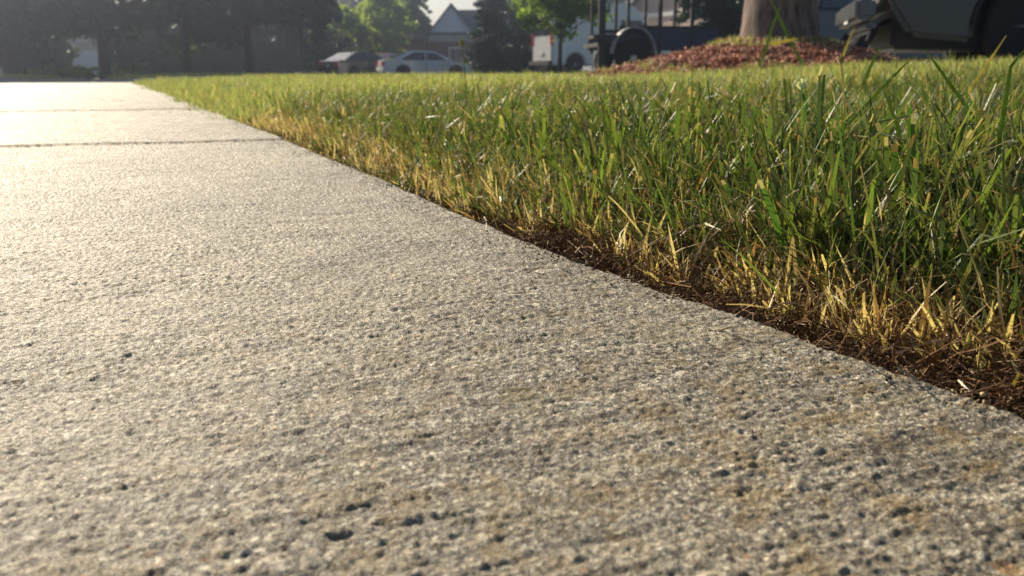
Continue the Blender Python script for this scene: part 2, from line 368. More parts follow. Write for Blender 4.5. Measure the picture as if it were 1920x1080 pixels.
# ---------------------------------------------------------------- grass
def tuft(n, radius, L, width, lean, curve, deadp, seg=4, cut=.3, sd=0, up=1.0):
    r = np.random.default_rng(100 + sd); V = []; Q = []; T = []; R = []; Dd = []
    base = 0
    for b in range(n):
        a = r.random() * 6.283; rr = radius * math.sqrt(r.random()); p = np.array([rr * math.cos(a), rr * math.sin(a), -.004])
        az = a + r.normal(0, .9); th = abs(r.normal(lean, lean * .6)); k = r.normal(curve, curve * .6) if curve else 0
        ln = L * (.55 + .6 * r.random()); w = width * (.6 + .7 * r.random()); tw = az + math.pi / 2 + r.normal(0, .5)
        side = np.array([math.cos(tw), math.sin(tw), r.normal(0, .2)]); blunt = r.random() < cut; isd = r.random() < deadp
        rv = r.random(); dv = .95 if isd else r.random() * .5
        if isd: k *= 1.6
        kink = r.random() < .12
        for i in range(seg + 1):
            s = i / seg; ww = w * (.75 + .5 * min(s * 2, 1)) * (1 - s ** 2.2 * (.55 if blunt else 1)); ww = max(ww, w * .02)
            V += [p - side * ww / 2, p + side * ww / 2]; T += [s, s]; R += [rv, rv]; Dd += [dv, dv]
            t_ = th + k * (s + .5 / seg) ** 1.4 + (1.1 if kink and s > .55 else 0)
            d = np.array([math.cos(az) * math.sin(t_), math.sin(az) * math.sin(t_), math.cos(t_) * up]); p = p + d * ln / seg
        j = base + 2 * np.arange(seg); Q.append(np.stack([j, j + 1, j + 3, j + 2], -1)); base += 2 * (seg + 1)
    return npmesh('tuft', np.array(V), np.concatenate(Q), {'t': T, 'r': R, 'd': Dd})
def protos(name, specs, m):
    out = []
    for i, sp in enumerate(specs):
        me = tuft(**sp, sd=hash_i(name, i)); me.materials.append(m); out.append(bpy.data.objects.new(name + '_source', me))
    return out
def hash_i(s, i): return (sum(ord(c) for c in s) * 31 + i * 7) % 9973
def scatter(name, pts, nrm_tilt, scale, dry, prot, kind='stuff', label=None, cat=None):
    """one object whose geometry nodes place the tufts"""
    n = len(pts); spin = RNG.random(n) * 6.283; tx, ty = nrm_tilt
    th = np.sqrt(tx * tx + ty * ty) + 1e-9; ax, ay = -ty / th, tx / th; c, s = np.cos(th), np.sin(th); C = 1 - c
    Rm = np.zeros((n, 3, 3)); Rm[:, 0, 0] = c + ax * ax * C; Rm[:, 0, 1] = ax * ay * C; Rm[:, 0, 2] = ay * s
    Rm[:, 1, 0] = ax * ay * C; Rm[:, 1, 1] = c + ay * ay * C; Rm[:, 1, 2] = -ax * s; Rm[:, 2, 0] = -ay * s; Rm[:, 2, 1] = ax * s; Rm[:, 2, 2] = c
    Z = np.zeros((n, 3, 3)); Z[:, 0, 0] = Z[:, 1, 1] = np.cos(spin); Z[:, 0, 1] = -np.sin(spin); Z[:, 1, 0] = np.sin(spin); Z[:, 2, 2] = 1
    Rm = Rm @ Z; eul = np.stack([np.arctan2(Rm[:, 2, 1], Rm[:, 2, 2]), -np.arcsin(np.clip(Rm[:, 2, 0], -1, 1)), np.arctan2(Rm[:, 1, 0], Rm[:, 0, 0])], -1)
    me = bpy.data.meshes.new(name); me.vertices.add(n); me.vertices.foreach_set('co', np.asarray(pts, np.float32).ravel())
    for nm, a, ty_ in (('rot', eul, 'FLOAT_VECTOR'), ('sc', scale, 'FLOAT'), ('dry', dry, 'FLOAT'), ('ir', RNG.random(n), 'FLOAT'), ('idx', RNG.integers(0, len(prot), n), 'INT')):
        at = me.attributes.new(nm, ty_, 'POINT'); at.data.foreach_set('vector' if ty_ == 'FLOAT_VECTOR' else 'value', np.asarray(a, np.int32 if ty_ == 'INT' else np.float32).ravel())
    o = link(name, me)
    g = bpy.data.node_groups.new(name + '_nodes', 'GeometryNodeTree')
    g.interface.new_socket('Geometry', in_out='INPUT', socket_type='NodeSocketGeometry'); g.interface.new_socket('Geometry', in_out='OUTPUT', socket_type='NodeSocketGeometry')
    gi = g.nodes.new('NodeGroupInput'); go = g.nodes.new('NodeGroupOutput'); jn = g.nodes.new('GeometryNodeJoinGeometry')
    for p in prot[::-1]:
        oi = g.nodes.new('GeometryNodeObjectInfo'); oi.inputs['Object'].default_value = p; oi.inputs['As Instance'].default_value = False
        ti = g.nodes.new('GeometryNodeGeometryToInstance'); g.links.new(oi.outputs['Geometry'], ti.inputs[0]); g.links.new(ti.outputs[0], jn.inputs[0])
    ip = g.nodes.new('GeometryNodeInstanceOnPoints'); ip.inputs['Pick Instance'].default_value = True
    g.links.new(gi.outputs[0], ip.inputs['Points']); g.links.new(jn.outputs[0], ip.inputs['Instance'])
    def na(nm, ty_):
        a = g.nodes.new('GeometryNodeInputNamedAttribute'); a.data_type = ty_; a.inputs['Name'].default_value = nm; return a.outputs['Attribute']
    g.links.new(na('idx', 'INT'), ip.inputs['Instance Index']); e2r = g.nodes.new('FunctionNodeEulerToRotation')
    g.links.new(na('rot', 'FLOAT_VECTOR'), e2r.inputs[0]); g.links.new(e2r.outputs[0], ip.inputs['Rotation']); g.links.new(na('sc', 'FLOAT'), ip.inputs['Scale'])
    g.links.new(ip.outputs[0], go.inputs[0])
    md = o.modifiers.new('tufts', 'NODES'); md.node_group = g
    return tag(o, label, cat, kind=kind)
def sample(n, x0, x1, y0, y1, keep):
    x = x0 + (x1 - x0) * RNG.random(n); y = y0 + (y1 - y0) * RNG.random(n); k = RNG.random(n) < keep(x, y); return x[k], y[k]
def lawnmask(x, y):
    u, v = uv(x, y)
    return ((u > 0) | (u < -1.56)) & ((v < 11.45) | ((v > 20.8) & (v < 60))) & ~((x > 3.2) & (x < 14) & (y > 5.9) & (y < 11.3)) & ~((y > 38.9) & (y < 56) & (x > -13) & (x < 8)) & ~((u > -5.5) & (u < -2.5) & (v > 20))
PG = protos('grass', [dict(n=15, radius=.012, L=.085, width=.0019, lean=.28, curve=.6, deadp=.10),
                      dict(n=22, radius=.015, L=.070, width=.0012, lean=.42, curve=1.1, deadp=.2),
                      dict(n=12, radius=.010, L=.094, width=.0034, lean=.2, curve=.4, deadp=.05, cut=.5),
                      dict(n=20, radius=.015, L=.058, width=.0013, lean=.55, curve=1.3, deadp=.38),
                      dict(n=16, radius=.012, L=.090, width=.0015, lean=.25, curve=.8, deadp=.12),
                      dict(n=24, radius=.017, L=.046, width=.0011, lean=.65, curve=1.4, deadp=.5),
                      dict(n=14, radius=.012, L=.076, width=.0028, lean=.32, curve=.5, deadp=.05, cut=.6),
                      dict(n=22, radius=.018, L=.065, width=.0010, lean=.5, curve=1.5, deadp=.3, seg=5),
                      dict(n=10, radius=.012, L=.084, width=.0042, lean=.3, curve=.3, deadp=.0, cut=.7)], M_GRASS)
x, y = sample(112000, -1.4, 2.6, .1, 3.4, lambda x, y: np.clip(1.15 - .33 * np.hypot(x, y), .28, 1) * lawnmask(x, y) * (np.hypot(x, y) < 3.2))
u, v = uv(x, y); patchy = vn(x / .12, y / .12, 30) + .5 * vn(x / .05, y / .05, 31)
k = (u > .105 * (1 - S(v, .35, 1.1)) + .012 + .035 * np.clip(patchy, -.5, .5)) & (RNG.random(len(x)) < .35 + .65 * S(u, .05, .17)); x, y, u, v, patchy = x[k], y[k], u[k], v[k], patchy[k]
sc = (.72 + .5 * RNG.random(len(x))) * (.55 + .45 * S(u, .02, .16)) * (1 + .25 * patchy) * (1 - .22 * S(np.hypot(x, y), .9, 2.2))
dry = np.clip(.85 * (1 - S(u, .04, .24 + .12 * S(v, .7, 2))) + .7 * patchy + .14 * S(v, .9, 2.5) + .14, 0, .95) * RNG.random(len(x)) ** .5
edge = (1 - S(u, .02, .16))
tx = .12 * RNG.standard_normal(len(x)) - .36 * edge * N[0] + .16 * (1 - edge); ty = .12 * RNG.standard_normal(len(x)) - .36 * edge * N[1]
print('near tufts', len(x))
scatter('lawn_grass', np.stack([x, y, terr(x, y, False)], -1), (tx, ty), sc, dry, PG, label='tall green grass blades at the edge of the lawn beside the concrete walk', cat='grass')
# mown lawn farther off
PM = protos('mown', [dict(n=60, radius=.06, L=.062, width=.0034, lean=.3, curve=.5, deadp=.14, seg=3),
                     dict(n=60, radius=.06, L=.055, width=.0030, lean=.4, curve=.7, deadp=.22, seg=3),
                     dict(n=50, radius=.06, L=.070, width=.0036, lean=.25, curve=.5, deadp=.10, seg=3)], M_FARGRASS)
x, y = sample(46000, -7, 7, -1.5, 12.6, lambda x, y: np.clip(1.1 - .09 * np.hypot(x, y), .2, 1) * lawnmask(x, y) * (((np.hypot(x, y) > 2.6) & (np.abs(x) < .75 * y + .8)) | (uv(x, y)[0] < -1.56)))
print('mown tufts', len(x)); u, v = uv(x, y)
pt = vn(x / .5, y / .5, 32)
scatter('mown_lawn', np.stack([x, y, terr(x, y, False)], -1), (.1 * RNG.standard_normal(len(x)) + .08, .1 * RNG.standard_normal(len(x))), .9 + .5 * RNG.random(len(x)) + .3 * pt, np.clip(.35 * RNG.random(len(x)) + .5 * pt, 0, .7), PM,
        label='pale sunlit mown lawn stretching back to the street', cat='lawn')
PF = protos('far', [dict(n=130, radius=.25, L=.065, width=.008, lean=.35, curve=.5, deadp=.15, seg=2), dict(n=130, radius=.25, L=.07, width=.009, lean=.3, curve=.5, deadp=.1, seg=2)], M_FARGRASS)
x, y = sample(46000, -28, 26, 20, 48, lambda x, y: .6 * lawnmask(x, y) * (np.abs(x) < .62 * y))
print('far tufts', len(x))
scatter('far_lawn', np.stack([x, y, terr(x, y, False)], -1), (x * 0, x * 0), 1 + .4 * RNG.random(len(x)), .2 * RNG.random(len(x)), PF, label='lawn on the far side of the street', cat='lawn')
# tangled layer of bent fine blades low in the turf
PT = protos('tangle', [dict(n=16, radius=.02, L=.055, width=.0013, lean=1.15, curve=.5, deadp=.45, seg=5), dict(n=14, radius=.02, L=.065, width=.0010, lean=1.0, curve=.9, deadp=.3, seg=5), dict(n=12, radius=.02, L=.045, width=.0018, lean=1.2, curve=.3, deadp=.6, seg=4), dict(n=14, radius=.02, L=.05, width=.0012, lean=.9, curve=1.2, deadp=.1, seg=5)], M_GRASS)
x, y = sample(26000, -1.2, 1.6, .1, 2.6, lambda x, y: lawnmask(x, y) * np.clip(1.2 - .4 * np.hypot(x, y), .2, 1)); u, v = uv(x, y); k = (u > .09 + .03 * vn(x / .05, y / .05, 50)) & (u < .75); x, y, u, v = x[k], y[k], u[k], v[k]
scatter('lawn_thatch', np.stack([x, y, terr(x, y, False) + .004 + (.045 * RNG.random(len(x)) ** 1.5) * S(u, .05, .16)], -1), (.2 * RNG.standard_normal(len(x)) - .25 * (1 - S(u, .05, .2)), .2 * RNG.standard_normal(len(x))), .7 + .6 * RNG.random(len(x)), .5 * RNG.random(len(x)) * (1 - S(u, .1, .3)) + .15, PT,
        label='tangle of bent fine blades low in the turf by the walk edge', cat='grass')
# dry stubble along the soil edge
PS = protos('stub', [dict(n=14, radius=.007, L=.027, width=.0020, lean=.3, curve=.25, deadp=.5, cut=.5, seg=3),
                     dict(n=12, radius=.006, L=.035, width=.0016, lean=.35, curve=.4, deadp=.6, cut=.4, seg=3),
                     dict(n=17, radius=.009, L=.021, width=.0017, lean=.5, curve=.5, deadp=.6, cut=.3, seg=3),
                     dict(n=6, radius=.004, L=.042, width=.0018, lean=.4, curve=.9, deadp=.5, cut=.2, seg=4)], M_STUB)
u = np.abs(RNG.normal(.085, .036, 13000)); v = .05 + 6.4 * RNG.random(13000) ** 1.1
k = (u > .062 * (1 - S(v, .4, 1.1)) + .006) & (vn(u / .03, v / .03, 33) > -.06 - .3 * S(u, .07, .12) - .35 * S(v, .5, 1.2)); u, v = u[k], v[k]; x, y = xy(u, v)
scatter('dry_grass_stubble', np.stack([x, y, terr(x, y, False) - .002 + .004 * (u > .05)], -1), (.25 * RNG.standard_normal(len(x)) - .1, .25 * RNG.standard_normal(len(x))), .6 + .7 * RNG.random(len(x)), RNG.random(len(x)) * .6, PS,
        label='straw coloured dead grass stubs along the bare soil edge', cat='dry grass')
# tangled root fibres and clippings on the soil
def fibres(n, sd, L, w, straight=False):
    r = np.random.default_rng(sd); V = []; Q = []; R = []; base = 0; seg = 6
    for b in range(n):
        a = r.random() * 6.283; p = np.array([r.normal(0, .014), r.normal(0, .014), r.random() * .006]); el = r.normal(.1, .35); ln = L * (.4 + r.random()); rv = r.random(); ww = w * (.5 + r.random())
        for i in range(seg + 1):
            d = np.array([math.cos(a) * math.cos(el), math.sin(a) * math.cos(el), math.sin(el)]); sd_ = np.array([-math.sin(a) * .6, math.cos(a) * .6, .6]) * ww / 2
            V += [p - sd_, p + sd_]; R += [rv, rv]; p = p + d * ln / seg
            if not straight: a += r.normal(0, .45); el = el * .7 + r.normal(-.1, .4)
            if p[2] < .0: p[2] = 0; el = abs(el)
        j = base + 2 * np.arange(seg); Q.append(np.stack([j, j + 1, j + 3, j + 2], -1)); base += 2 * (seg + 1)
    return npmesh('fibres', np.array(V), np.concatenate(Q), {'r': R, 't': np.zeros(len(R)), 'd': np.ones(len(R))})
m, t, p, o = newmat('fibres'); a = nd(t, 'ShaderNodeAttribute', attribute_name='r')
t.links.new(ramp(t, a.outputs['Fac'], [(0, (.07, .035, .018)), (.5, (.16, .08, .035)), (.8, (.32, .20, .10)), (1, (.55, .42, .27))]), p.inputs['Base Color']); p.inputs['Roughness'].default_value = .85; p.inputs['Specular IOR Level'].default_value = .15
M_FIB = m; PR = []
for i in range(4):
    me = fibres(26, 50 + i, .03, .0006, i == 3); me.materials.append(M_FIB); PR.append(bpy.data.objects.new('fibre_source', me))
u = .004 + .16 * RNG.random(3800) ** 1.2; v = .05 + 2.2 * RNG.random(3800) ** 1.3; x, y = xy(u, v)
scatter('root_fibres', np.stack([x, y, soil_z(u, v)], -1), (.2 * RNG.standard_normal(len(x)), .2 * RNG.standard_normal(len(x))), .5 + .7 * RNG.random(len(x)), RNG.random(len(x)), PR,
        label='tangle of fine brown roots and clippings on the dark soil', cat='roots')

def crumbs(seed, n=9, sp=.006):
    r_ = np.random.default_rng(seed); V = []; Q = []
    for b in range(n):
        c = np.array([r_.normal(0, sp), r_.normal(0, sp), .0004]); M3 = np.linalg.qr(r_.normal(size=(3, 3)))[0]; d = (.0004 + .0009 * r_.random(3) ** 2)
        cs = np.array([[1, 0, 0], [-1, 0, 0], [0, 1, 0], [0, -1, 0], [0, 0, 1], [0, 0, -1]]) * d @ M3.T + c; o6 = len(V); V += list(cs)
        Q += [[o6 + q for q in f] for f in ((0, 2, 4), (2, 1, 4), (1, 3, 4), (3, 0, 4), (2, 0, 5), (1, 2, 5), (3, 1, 5), (0, 3, 5))]
    return npmesh('crumbs', np.array(V), np.array(Q), None, smooth=False)
PB = []
for i in range(4):
    me = crumbs(i + 70); me.materials.append(M_SOIL if i < 3 else M_STUBC); PB.append(bpy.data.objects.new('crumb_source', me))
n = 700; u = .010 - np.abs(RNG.normal(0, .016, n)); v = .05 + 3 * RNG.random(n) ** 1.3; k = vn(v / .05, v * 0, 60) > -.1; u, v = u[k], v[k]; x, y = xy(u, v)
scatter('soil_crumbs', np.stack([x, y, np.maximum(slab_z(u, v, 1, -.001) * (v < 1.78), -.002) * (u < -.004) - .003 * (u > -.004)], -1), (0 * x, 0 * x), .5 + .8 * RNG.random(len(x)), 0 * x, PB, label='crumbs of dark soil spilled along the edge of the concrete', cat='soil')

PCL = []
for i in range(3):
    me = fibres(1, 150 + i, .012, .0009, True); me.materials.append(M_STUBC); PCL.append(bpy.data.objects.new('clipping_source', me))
n = 150; u = -.004 - np.abs(RNG.normal(0, .022, n)); v = .1 + 2.5 * RNG.random(n); x, y = xy(u, v)
scatter('grass_clippings', np.stack([x, y, np.maximum(slab_z(u, v, 1, -.001) * (v < 1.78), -.002) + .0004], -1), (0 * x, 0 * x), .4 + .8 * RNG.random(n), 0 * x, PCL, label='a few dry clippings strewn on the concrete next to the soil', cat='clippings')

# ---------------------------------------------------------------- trees and shrubs
def leaves(cl, per, size, seed, flat=.6, elong=1.6):
    """leaf faces scattered in clumps; cl rows are x, y, z, radius"""
    r = np.random.default_rng(seed); cl = np.asarray(cl, float); n = len(cl) * per
    c = np.repeat(cl, per, 0); d = r.normal(size=(n, 3)); d /= np.linalg.norm(d, axis=1)[:, None]
    p = c[:, :3] + d * (c[:, 3:] * r.random((n, 1)) ** .45) * np.array([1, 1, flat])
    a = r.normal(size=(n, 3)); a[:, 2] -= .4; a /= np.linalg.norm(a, axis=1)[:, None]; b = np.cross(a, r.normal(size=(n, 3))); b /= np.linalg.norm(b, axis=1)[:, None]
    s = size * (.6 + .8 * r.random((n, 1))); V = np.stack([p - a * s * elong / 2, p + b * s / 2, p + a * s * elong / 2, p - b * s / 2], 1).reshape(-1, 3)
    rv = np.clip(np.repeat(r.random(len(cl)), per) * .5 + r.random(n) * .5, 0, 1)
    return npmesh('leaves', V, np.arange(n * 4).reshape(-1, 4), {'r': np.repeat(rv, 4)}, smooth=False)
def clumps(k, cz, rx, rz, cr, seed, low=-1.0):
    r = np.random.default_rng(seed); out = []
    while len(out) < k:
        q = r.normal(size=3); q /= np.linalg.norm(q); q = q * r.random() ** .3
        if q[2] < low: continue
        out.append((q[0] * rx, q[1] * rx, cz + q[2] * rz, cr * (.6 + .7 * r.random())))
    return out
def broadleaf(name, label, px, Y, trunk, h, cz, rx, rz, mat, k=90, per=130, size=.16, seed=1, group=None, bark=None, cr=None, xy_=None, z=None, lean=0):
    x, y = xy_ if xy_ else (PX(px, Y), Y); z = tz(x, y) if z is None else z
    t = empty(name, (x, y, z - .03), label=label, cat='tree', group=group)
    r = random.Random(seed); b = B(); pts = [(0, 0, -.1), (0, 0, .05)]; n = 7
    for i in range(1, n + 1): pts.append((lean * i / n * 2 + r.uniform(-.03, .03) * trunk * 4, r.uniform(-.03, .03) * trunk * 4, h * .72 * i / n))
    b.tube(pts, [trunk * .72, trunk * .62] + [trunk * .5 * (1 - .75 * (i / n)) for i in range(1, n + 1)], 12)
    b.out('trunk', bark or M_BARK, t, smooth=True)
    cl = clumps(k, cz, rx, rz, cr or rx * .24, seed)
    b = B()
    for c in cl[:: max(1, len(cl) // 16)]:
        z0 = min(h * .66, max(h * .18, c[2] - rx * .7 * abs(math.hypot(c[0], c[1])) / rx)); m = (c[0] * .45, c[1] * .45, z0 + (c[2] - z0) * .6)
        b.tube([(lean * z0 / h * 2.6, 0, z0), m, c[:3]], [trunk * .2, trunk * .13, trunk * .04], 6)
    b.out('limbs', bark or M_BARK, t, smooth=True)['kind'] = 'stuff'
    link('crown', leaves(cl, per, size, seed), mat, t); return t
def conifer(name, label, px, Y, h, rad, seed, mat=None, per=26, base=.1, droop=.35, xy_=None):
    x, y = xy_ if xy_ else (PX(px, Y), Y); t = empty(name, (x, y, tz(x, y) - .03), label=label, cat='tree')
    r = random.Random(seed); B().tube([(0, 0, -.1), (0, 0, h * .5), (0, 0, h * .97)], [rad * .11, rad * .07, .01], 10).out('trunk', M_BARK, t, smooth=True)
    cl = []; z = base + .1; b = B()
    while z < h * .98:
        rr = rad * (1 - z / h) ** .8 + .08; nb = max(4, int(rr * 5.5))
        for j in range(nb):
            a = r.random() * 6.283; L = rr * r.uniform(.75, 1.12)
            for q in range(1, 6):
                s = q / 5; cl.append((math.cos(a) * L * s, math.sin(a) * L * s, z - droop * L * s * s + r.uniform(-.05, .05), .10 + .13 * rr * (1.1 - .5 * s)))
            if j % 3 == 0: b.tube([(0, 0, z), (math.cos(a) * L * .8, math.sin(a) * L * .8, z - droop * L * .64)], [.03, .008], 5)
        z += .16 + .12 * rr
    b.out('branches', M_BARK, t)['kind'] = 'stuff'
    link('crown', leaves(cl, per, .06 + .02 * rad, seed, .7, 2.6), mat or M_L_CON, t); return t
def shrub(name, label, px, Y, w_, h, mat, seed, per=90, size=.06, group=None, z=None):
    x, y = PX(px, Y), Y; t = empty(name, (x, y, (tz(x, y) if z is None else z) - .02), label=label, cat='shrub', group=group)
    cl = [c for c in clumps(int(14 + 10 * w_), h * .5, w_ / 2, h * .48, min(w_, h) * .22, seed)]
    b = B(); r = random.Random(seed)
    for c in cl[::3]: b.tube([(r.uniform(-.1, .1) * w_, 0, 0), c[:3]], [.018, .006], 5)
    b.out('stems', M_BARK, t)['kind'] = 'stuff'; link('foliage', leaves(cl, per, size, seed), mat, t); return t
# shade trees in a row across the street, left half of the view
row = [(30, 37, .85, 12.5, 'thick dark trunk shade tree at the far left, across the street'), (198, 39, .46, 12, 'dark shade tree in front of the pale garage across the street'),
       (352, 43, .40, 12, 'shade tree standing behind the lit bushes across the street'), (470, 41, .42, 12.5, 'shade tree between the walk end and the red-lamped car'),
       (566, 50, .30, 12, 'shade tree just left of the sunlit lime green tree')]
for i, (px, Y, td, h, lb) in enumerate(row):
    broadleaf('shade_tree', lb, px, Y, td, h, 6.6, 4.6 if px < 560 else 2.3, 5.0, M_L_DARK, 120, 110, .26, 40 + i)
for i, (X_, Y_, h) in enumerate([(-27, 34, 13), (-34, 44, 14), (-24.5, 47, 13.5)]):
    broadleaf('shade_tree', ['tall shade tree nearest to the street beyond the left end of the row', 'tallest shade tree, farthest out to the left', 'tall shade tree set back behind the left end of the row'][i], 0, 0, .5, h, 7.2, 5, 5.6, M_L_DARK, 120, 110, .3, 60 + i, xy_=(X_, Y_), group='shade trees beyond the left end of the row')
hg = [(-60, 50, 5, 3.4, 'dark evergreen shrub at the far left behind the thick trunk'), (75, 53, 3.6, 3.2, 'dark evergreen shrub left of the pale garage'), (262, 52, 3.4, 3.0, 'dark evergreen shrub with light gaps right of the pale garage'), (335, 54, 4.2, 3.6, 'wide dark evergreen shrub behind the street trees'),
      (428, 56, 4.4, 3.7, 'dark evergreen shrub near the middle of the tree row'), (520, 55, 4.0, 3.6, 'brownish evergreen shrub left of the parked cars'), (602, 60, 3.8, 3.4, 'evergreen shrub directly behind the dark grey car')]
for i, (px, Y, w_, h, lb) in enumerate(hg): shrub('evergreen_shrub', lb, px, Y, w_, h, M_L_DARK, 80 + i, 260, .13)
lo = [(72, 35, .8, .34, 'low pale green bush, leftmost beside the shade tree trunk'), (95, 36, .9, .36, 'low pale green bush second from the left in the border'), (122, 35.5, .9, .42, 'low yellow-green bush in the middle of the border'), (148, 36, .9, .40, 'low bush in the border in front of the pale garage'), (170, 35, .7, .38, 'low bush in the border left of the second trunk'),
      (222, 34, .5, .42, 'small lit bush right of the second trunk'), (258, 35, .6, .5, 'small round lit bush beside the light driveway apron')]
for i, (px, Y, w_, h, lb) in enumerate(lo): shrub('low_bush', lb, px, Y, w_ * 1.1, h * 1.5, M_SHRUB, 120 + i, 60, .05, 'low bushes in the border across the street')
broadleaf('young_tree', 'small lime green tree with low crown behind the parked cars', 703, 62, .16, 5.6, 3.3, 2.7, 2.4, M_L_LIME, 90, 120, .17, 21)
conifer('drooping_conifer', 'tall drooping conifer between the lime tree and the gabled house', 778, 68, 11, 1.75, 5, M_L_MID, 34, .8, .45)
conifer('arborvitae', 'dark conical evergreen right of the gabled house', 925, 44, 6.4, 1.25, 8, None, 44, .02, .2)
conifer('arborvitae', 'dark evergreen between the gabled house and the white van', 972, 46, 6.0, 1.0, 9, None, 44, .02, .2)
shrub('evergreen_shrub', 'low dark shrub just right of the white car bonnet', 893, 52, 1.6, 1.1, M_L_DARK, 98, 200, .08)
broadleaf('street_tree', 'slender street tree with a leafy crown in front of the white van', 1049, 25, .12, 5.2, 2.75, 1.55, 1.65, M_L_MID, 75, 130, .085, 23, cr=.42)
conifer('spruce', 'dark spruce with light gaps behind the mulched tree', 1355, 27, 9, 1.55, 12, None, 30, .02, .25)
broadleaf('mulched_tree', 'thick trunk tree rising from the red mulch mound, its left side lit', 1458, 7.25, .5, 8.6, 6.3, 2.5, 2.2, M_L_MID, 90, 150, .08, 25, bark=M_BARKP, z=.26, lean=.02)
conifer('spruce', 'tall spruce behind the beige house', 1395, 66, 12, 2.6, 14, None, 26, .3, .25)
BGL = ['dense tree showing over the dark car roof, far behind', 'dense far tree behind the small lime green tree', 'far tree behind the second dark conical evergreen', 'far tree behind the slender street tree crown', 'far tree behind the front of the white van', 'far tree behind the navy utility car', 'far tree behind the left end of the pickup', 'far tree behind the pickup cab', 'far tree beyond the right edge of the pickup', 'far tree left of the parked cars, behind the shrubs', 'far tree behind the middle shrubs of the tree row', 'far tree behind the wide dark shrub', 'far tree rising behind the pale garage roof', 'far tree at the left end behind the grey house']
for i, (px, Y) in enumerate([(640, 95), (700, 100), (1010, 90), (1080, 95), (1150, 92), (1480, 80), (1620, 85), (1760, 80), (1900, 88), (560, 92), (450, 96), (330, 98), (200, 100), (80, 96)]):
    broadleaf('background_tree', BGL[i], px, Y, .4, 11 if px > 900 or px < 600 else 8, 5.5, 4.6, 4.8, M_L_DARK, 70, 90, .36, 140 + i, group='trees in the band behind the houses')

# ---------------------------------------------------------------- houses
M_BRICK = simple('dark_brick', (.16, .07, .05), .9, 30, .4); M_SIDING = simple('pale_siding', (.56, .66, .84), .7, 6, .08); M_ROOF = simple('slate_roof', (.03, .04, .065), .9, 12, .3)
M_ROOFB = simple('brown_roof', (.11, .08, .07), .9, 12, .3); M_BEIGE = simple('beige_siding', (.56, .44, .36), .75, 5, .08); M_WHITE = simple('white_trim', (.8, .8, .78), .55, 5, .05)
M_GLASSD = simple('dark_window', (.02, .025, .03), .08, 3, .2, spec=.8); M_DOORP = simple('pale_blue_door', (.42, .52, .58), .6, 4, .06); M_STUCCO = simple('grey_wall', (.16, .16, .16), .85, 8, .2)
def gable_house(name, label, x, y, rz, w_, d_, eave, rise, wall, roof, gm=None, over=.3, z=None, doors=(), wins=(), gables=True):
    """local: front is -y; ridge runs along y; gable faces the front"""
    t = empty(name, (x, y, (tz(x, y) if z is None else z) - .04), rz, label=label, cat='house')
    B().box((0, d_ / 2, eave / 2), (w_, d_, eave)).out('wall', wall, t)
    b = B()
    for yy in (0,):
        v = [b.bm.verts.new(p) for p in ((-w_ / 2, yy, eave + .002), (w_ / 2, yy, eave + .002), (0, yy, eave + rise), (-w_ / 2, yy + .12, eave + .002), (w_ / 2, yy + .12, eave + .002), (0, yy + .12, eave + rise))]
        for f in ((0, 1, 2), (5, 4, 3), (0, 3, 4, 1), (1, 4, 5, 2), (2, 5, 3, 0)): b.bm.faces.new([v[i] for i in f])
    b.out('gable', gm or wall, t)
    sl_ = rise / (w_ / 2); ex = w_ / 2 + over; th = .14
    for s in (-1, 1):
        b = B(); p = [(0, eave + rise + .02), (s * ex, eave + .02 - sl_ * over), (s * ex, eave + .02 - sl_ * over + th), (0, eave + rise + .02 + th)]
        v0 = [b.bm.verts.new((a, -over, c)) for a, c in p]; v1 = [b.bm.verts.new((a, d_ + over, c)) for a, c in p]
        for i in range(4): b.bm.faces.new((v0[i], v0[(i + 1) % 4], v1[(i + 1) % 4], v1[i]))
        b.bm.faces.new(v0); b.bm.faces.new(v1[::-1]); b.out('roof', roof, t)
        b = B(); b.tube([(0, -over - .03, eave + rise + .06), (s * ex, -over - .03, eave + .06 - sl_ * over)], .07, 4); b.out('fascia', M_WHITE if gm is M_BEIGE else roof, t)
    B().box((0, -.06, eave - .08), (w_ + .1, .1, .2)).out('frieze', roof if gm is not M_BEIGE else M_WHITE, t)
    for (cx, cz, dw, dh, m) in doors:
        dd = B().box((cx, -.03, cz), (dw, .05, dh)).out('garage_door', m, t)
        for k in range(4): B().box((cx, -.065, cz - dh / 2 + dh * (k + .5) / 4), (dw * .97, .02, dh / 4 - .03)).out('panel', m, dd)
    for (cx, cz, dw, dh) in wins:
        fr = B().box((cx, -.035, cz), (dw + .14, .06, dh + .14)).out('window', M_WHITE, t)
        for s in (-1, 1): B().box((cx + s * dw / 4, -.07, cz), (dw / 2 - .04, .02, dh - .04)).out('pane', M_GLASSD, fr)
    return t
hx = PX(848, 66)
hs = gable_house('gabled_house', 'house with a steep pale blue gable over dark brick behind the white car', hx, 66, 0, 3.1, 7, 3.05, 1.85, M_BRICK, M_ROOF, M_SIDING, .16, z=-.2, wins=[(.3, 1.5, .9, 1.0)])
B().box((0, -.07, 2.65), (3.15, .12, .42)).out('light_band', simple('grey_band', (.30, .34, .36), .7), hs)
b = B()   # long wing behind with its ridge across
for s in (-1, 1):
    b.prism([(5.2, 4.78), (5.2 + s * 2.9, 3.1), (5.2 + s * 2.9, 3.22), (5.2, 4.92)], .1, 9)
b.out('wing_roof', M_ROOF, hs); B().box((4.6, 5.2, 1.5), (8.6, 4.6, 3)).out('wing_wall', M_BRICK, hs)
b = B(); b.prism([(2, 3.2), (-.4, 2.65), (-.4, 2.78), (2, 3.34)], -4.4, -1.7); b.out('porch_roof', M_ROOFB, hs); B().box((-2.9, 1.6, 1.3), (2.2, 2.6, 2.6)).out('porch_wall', M_BRICK, hs)
B().box((-4.2, -.3, 1.35), (.12, .12, 2.7)).out('post', M_WHITE, hs)
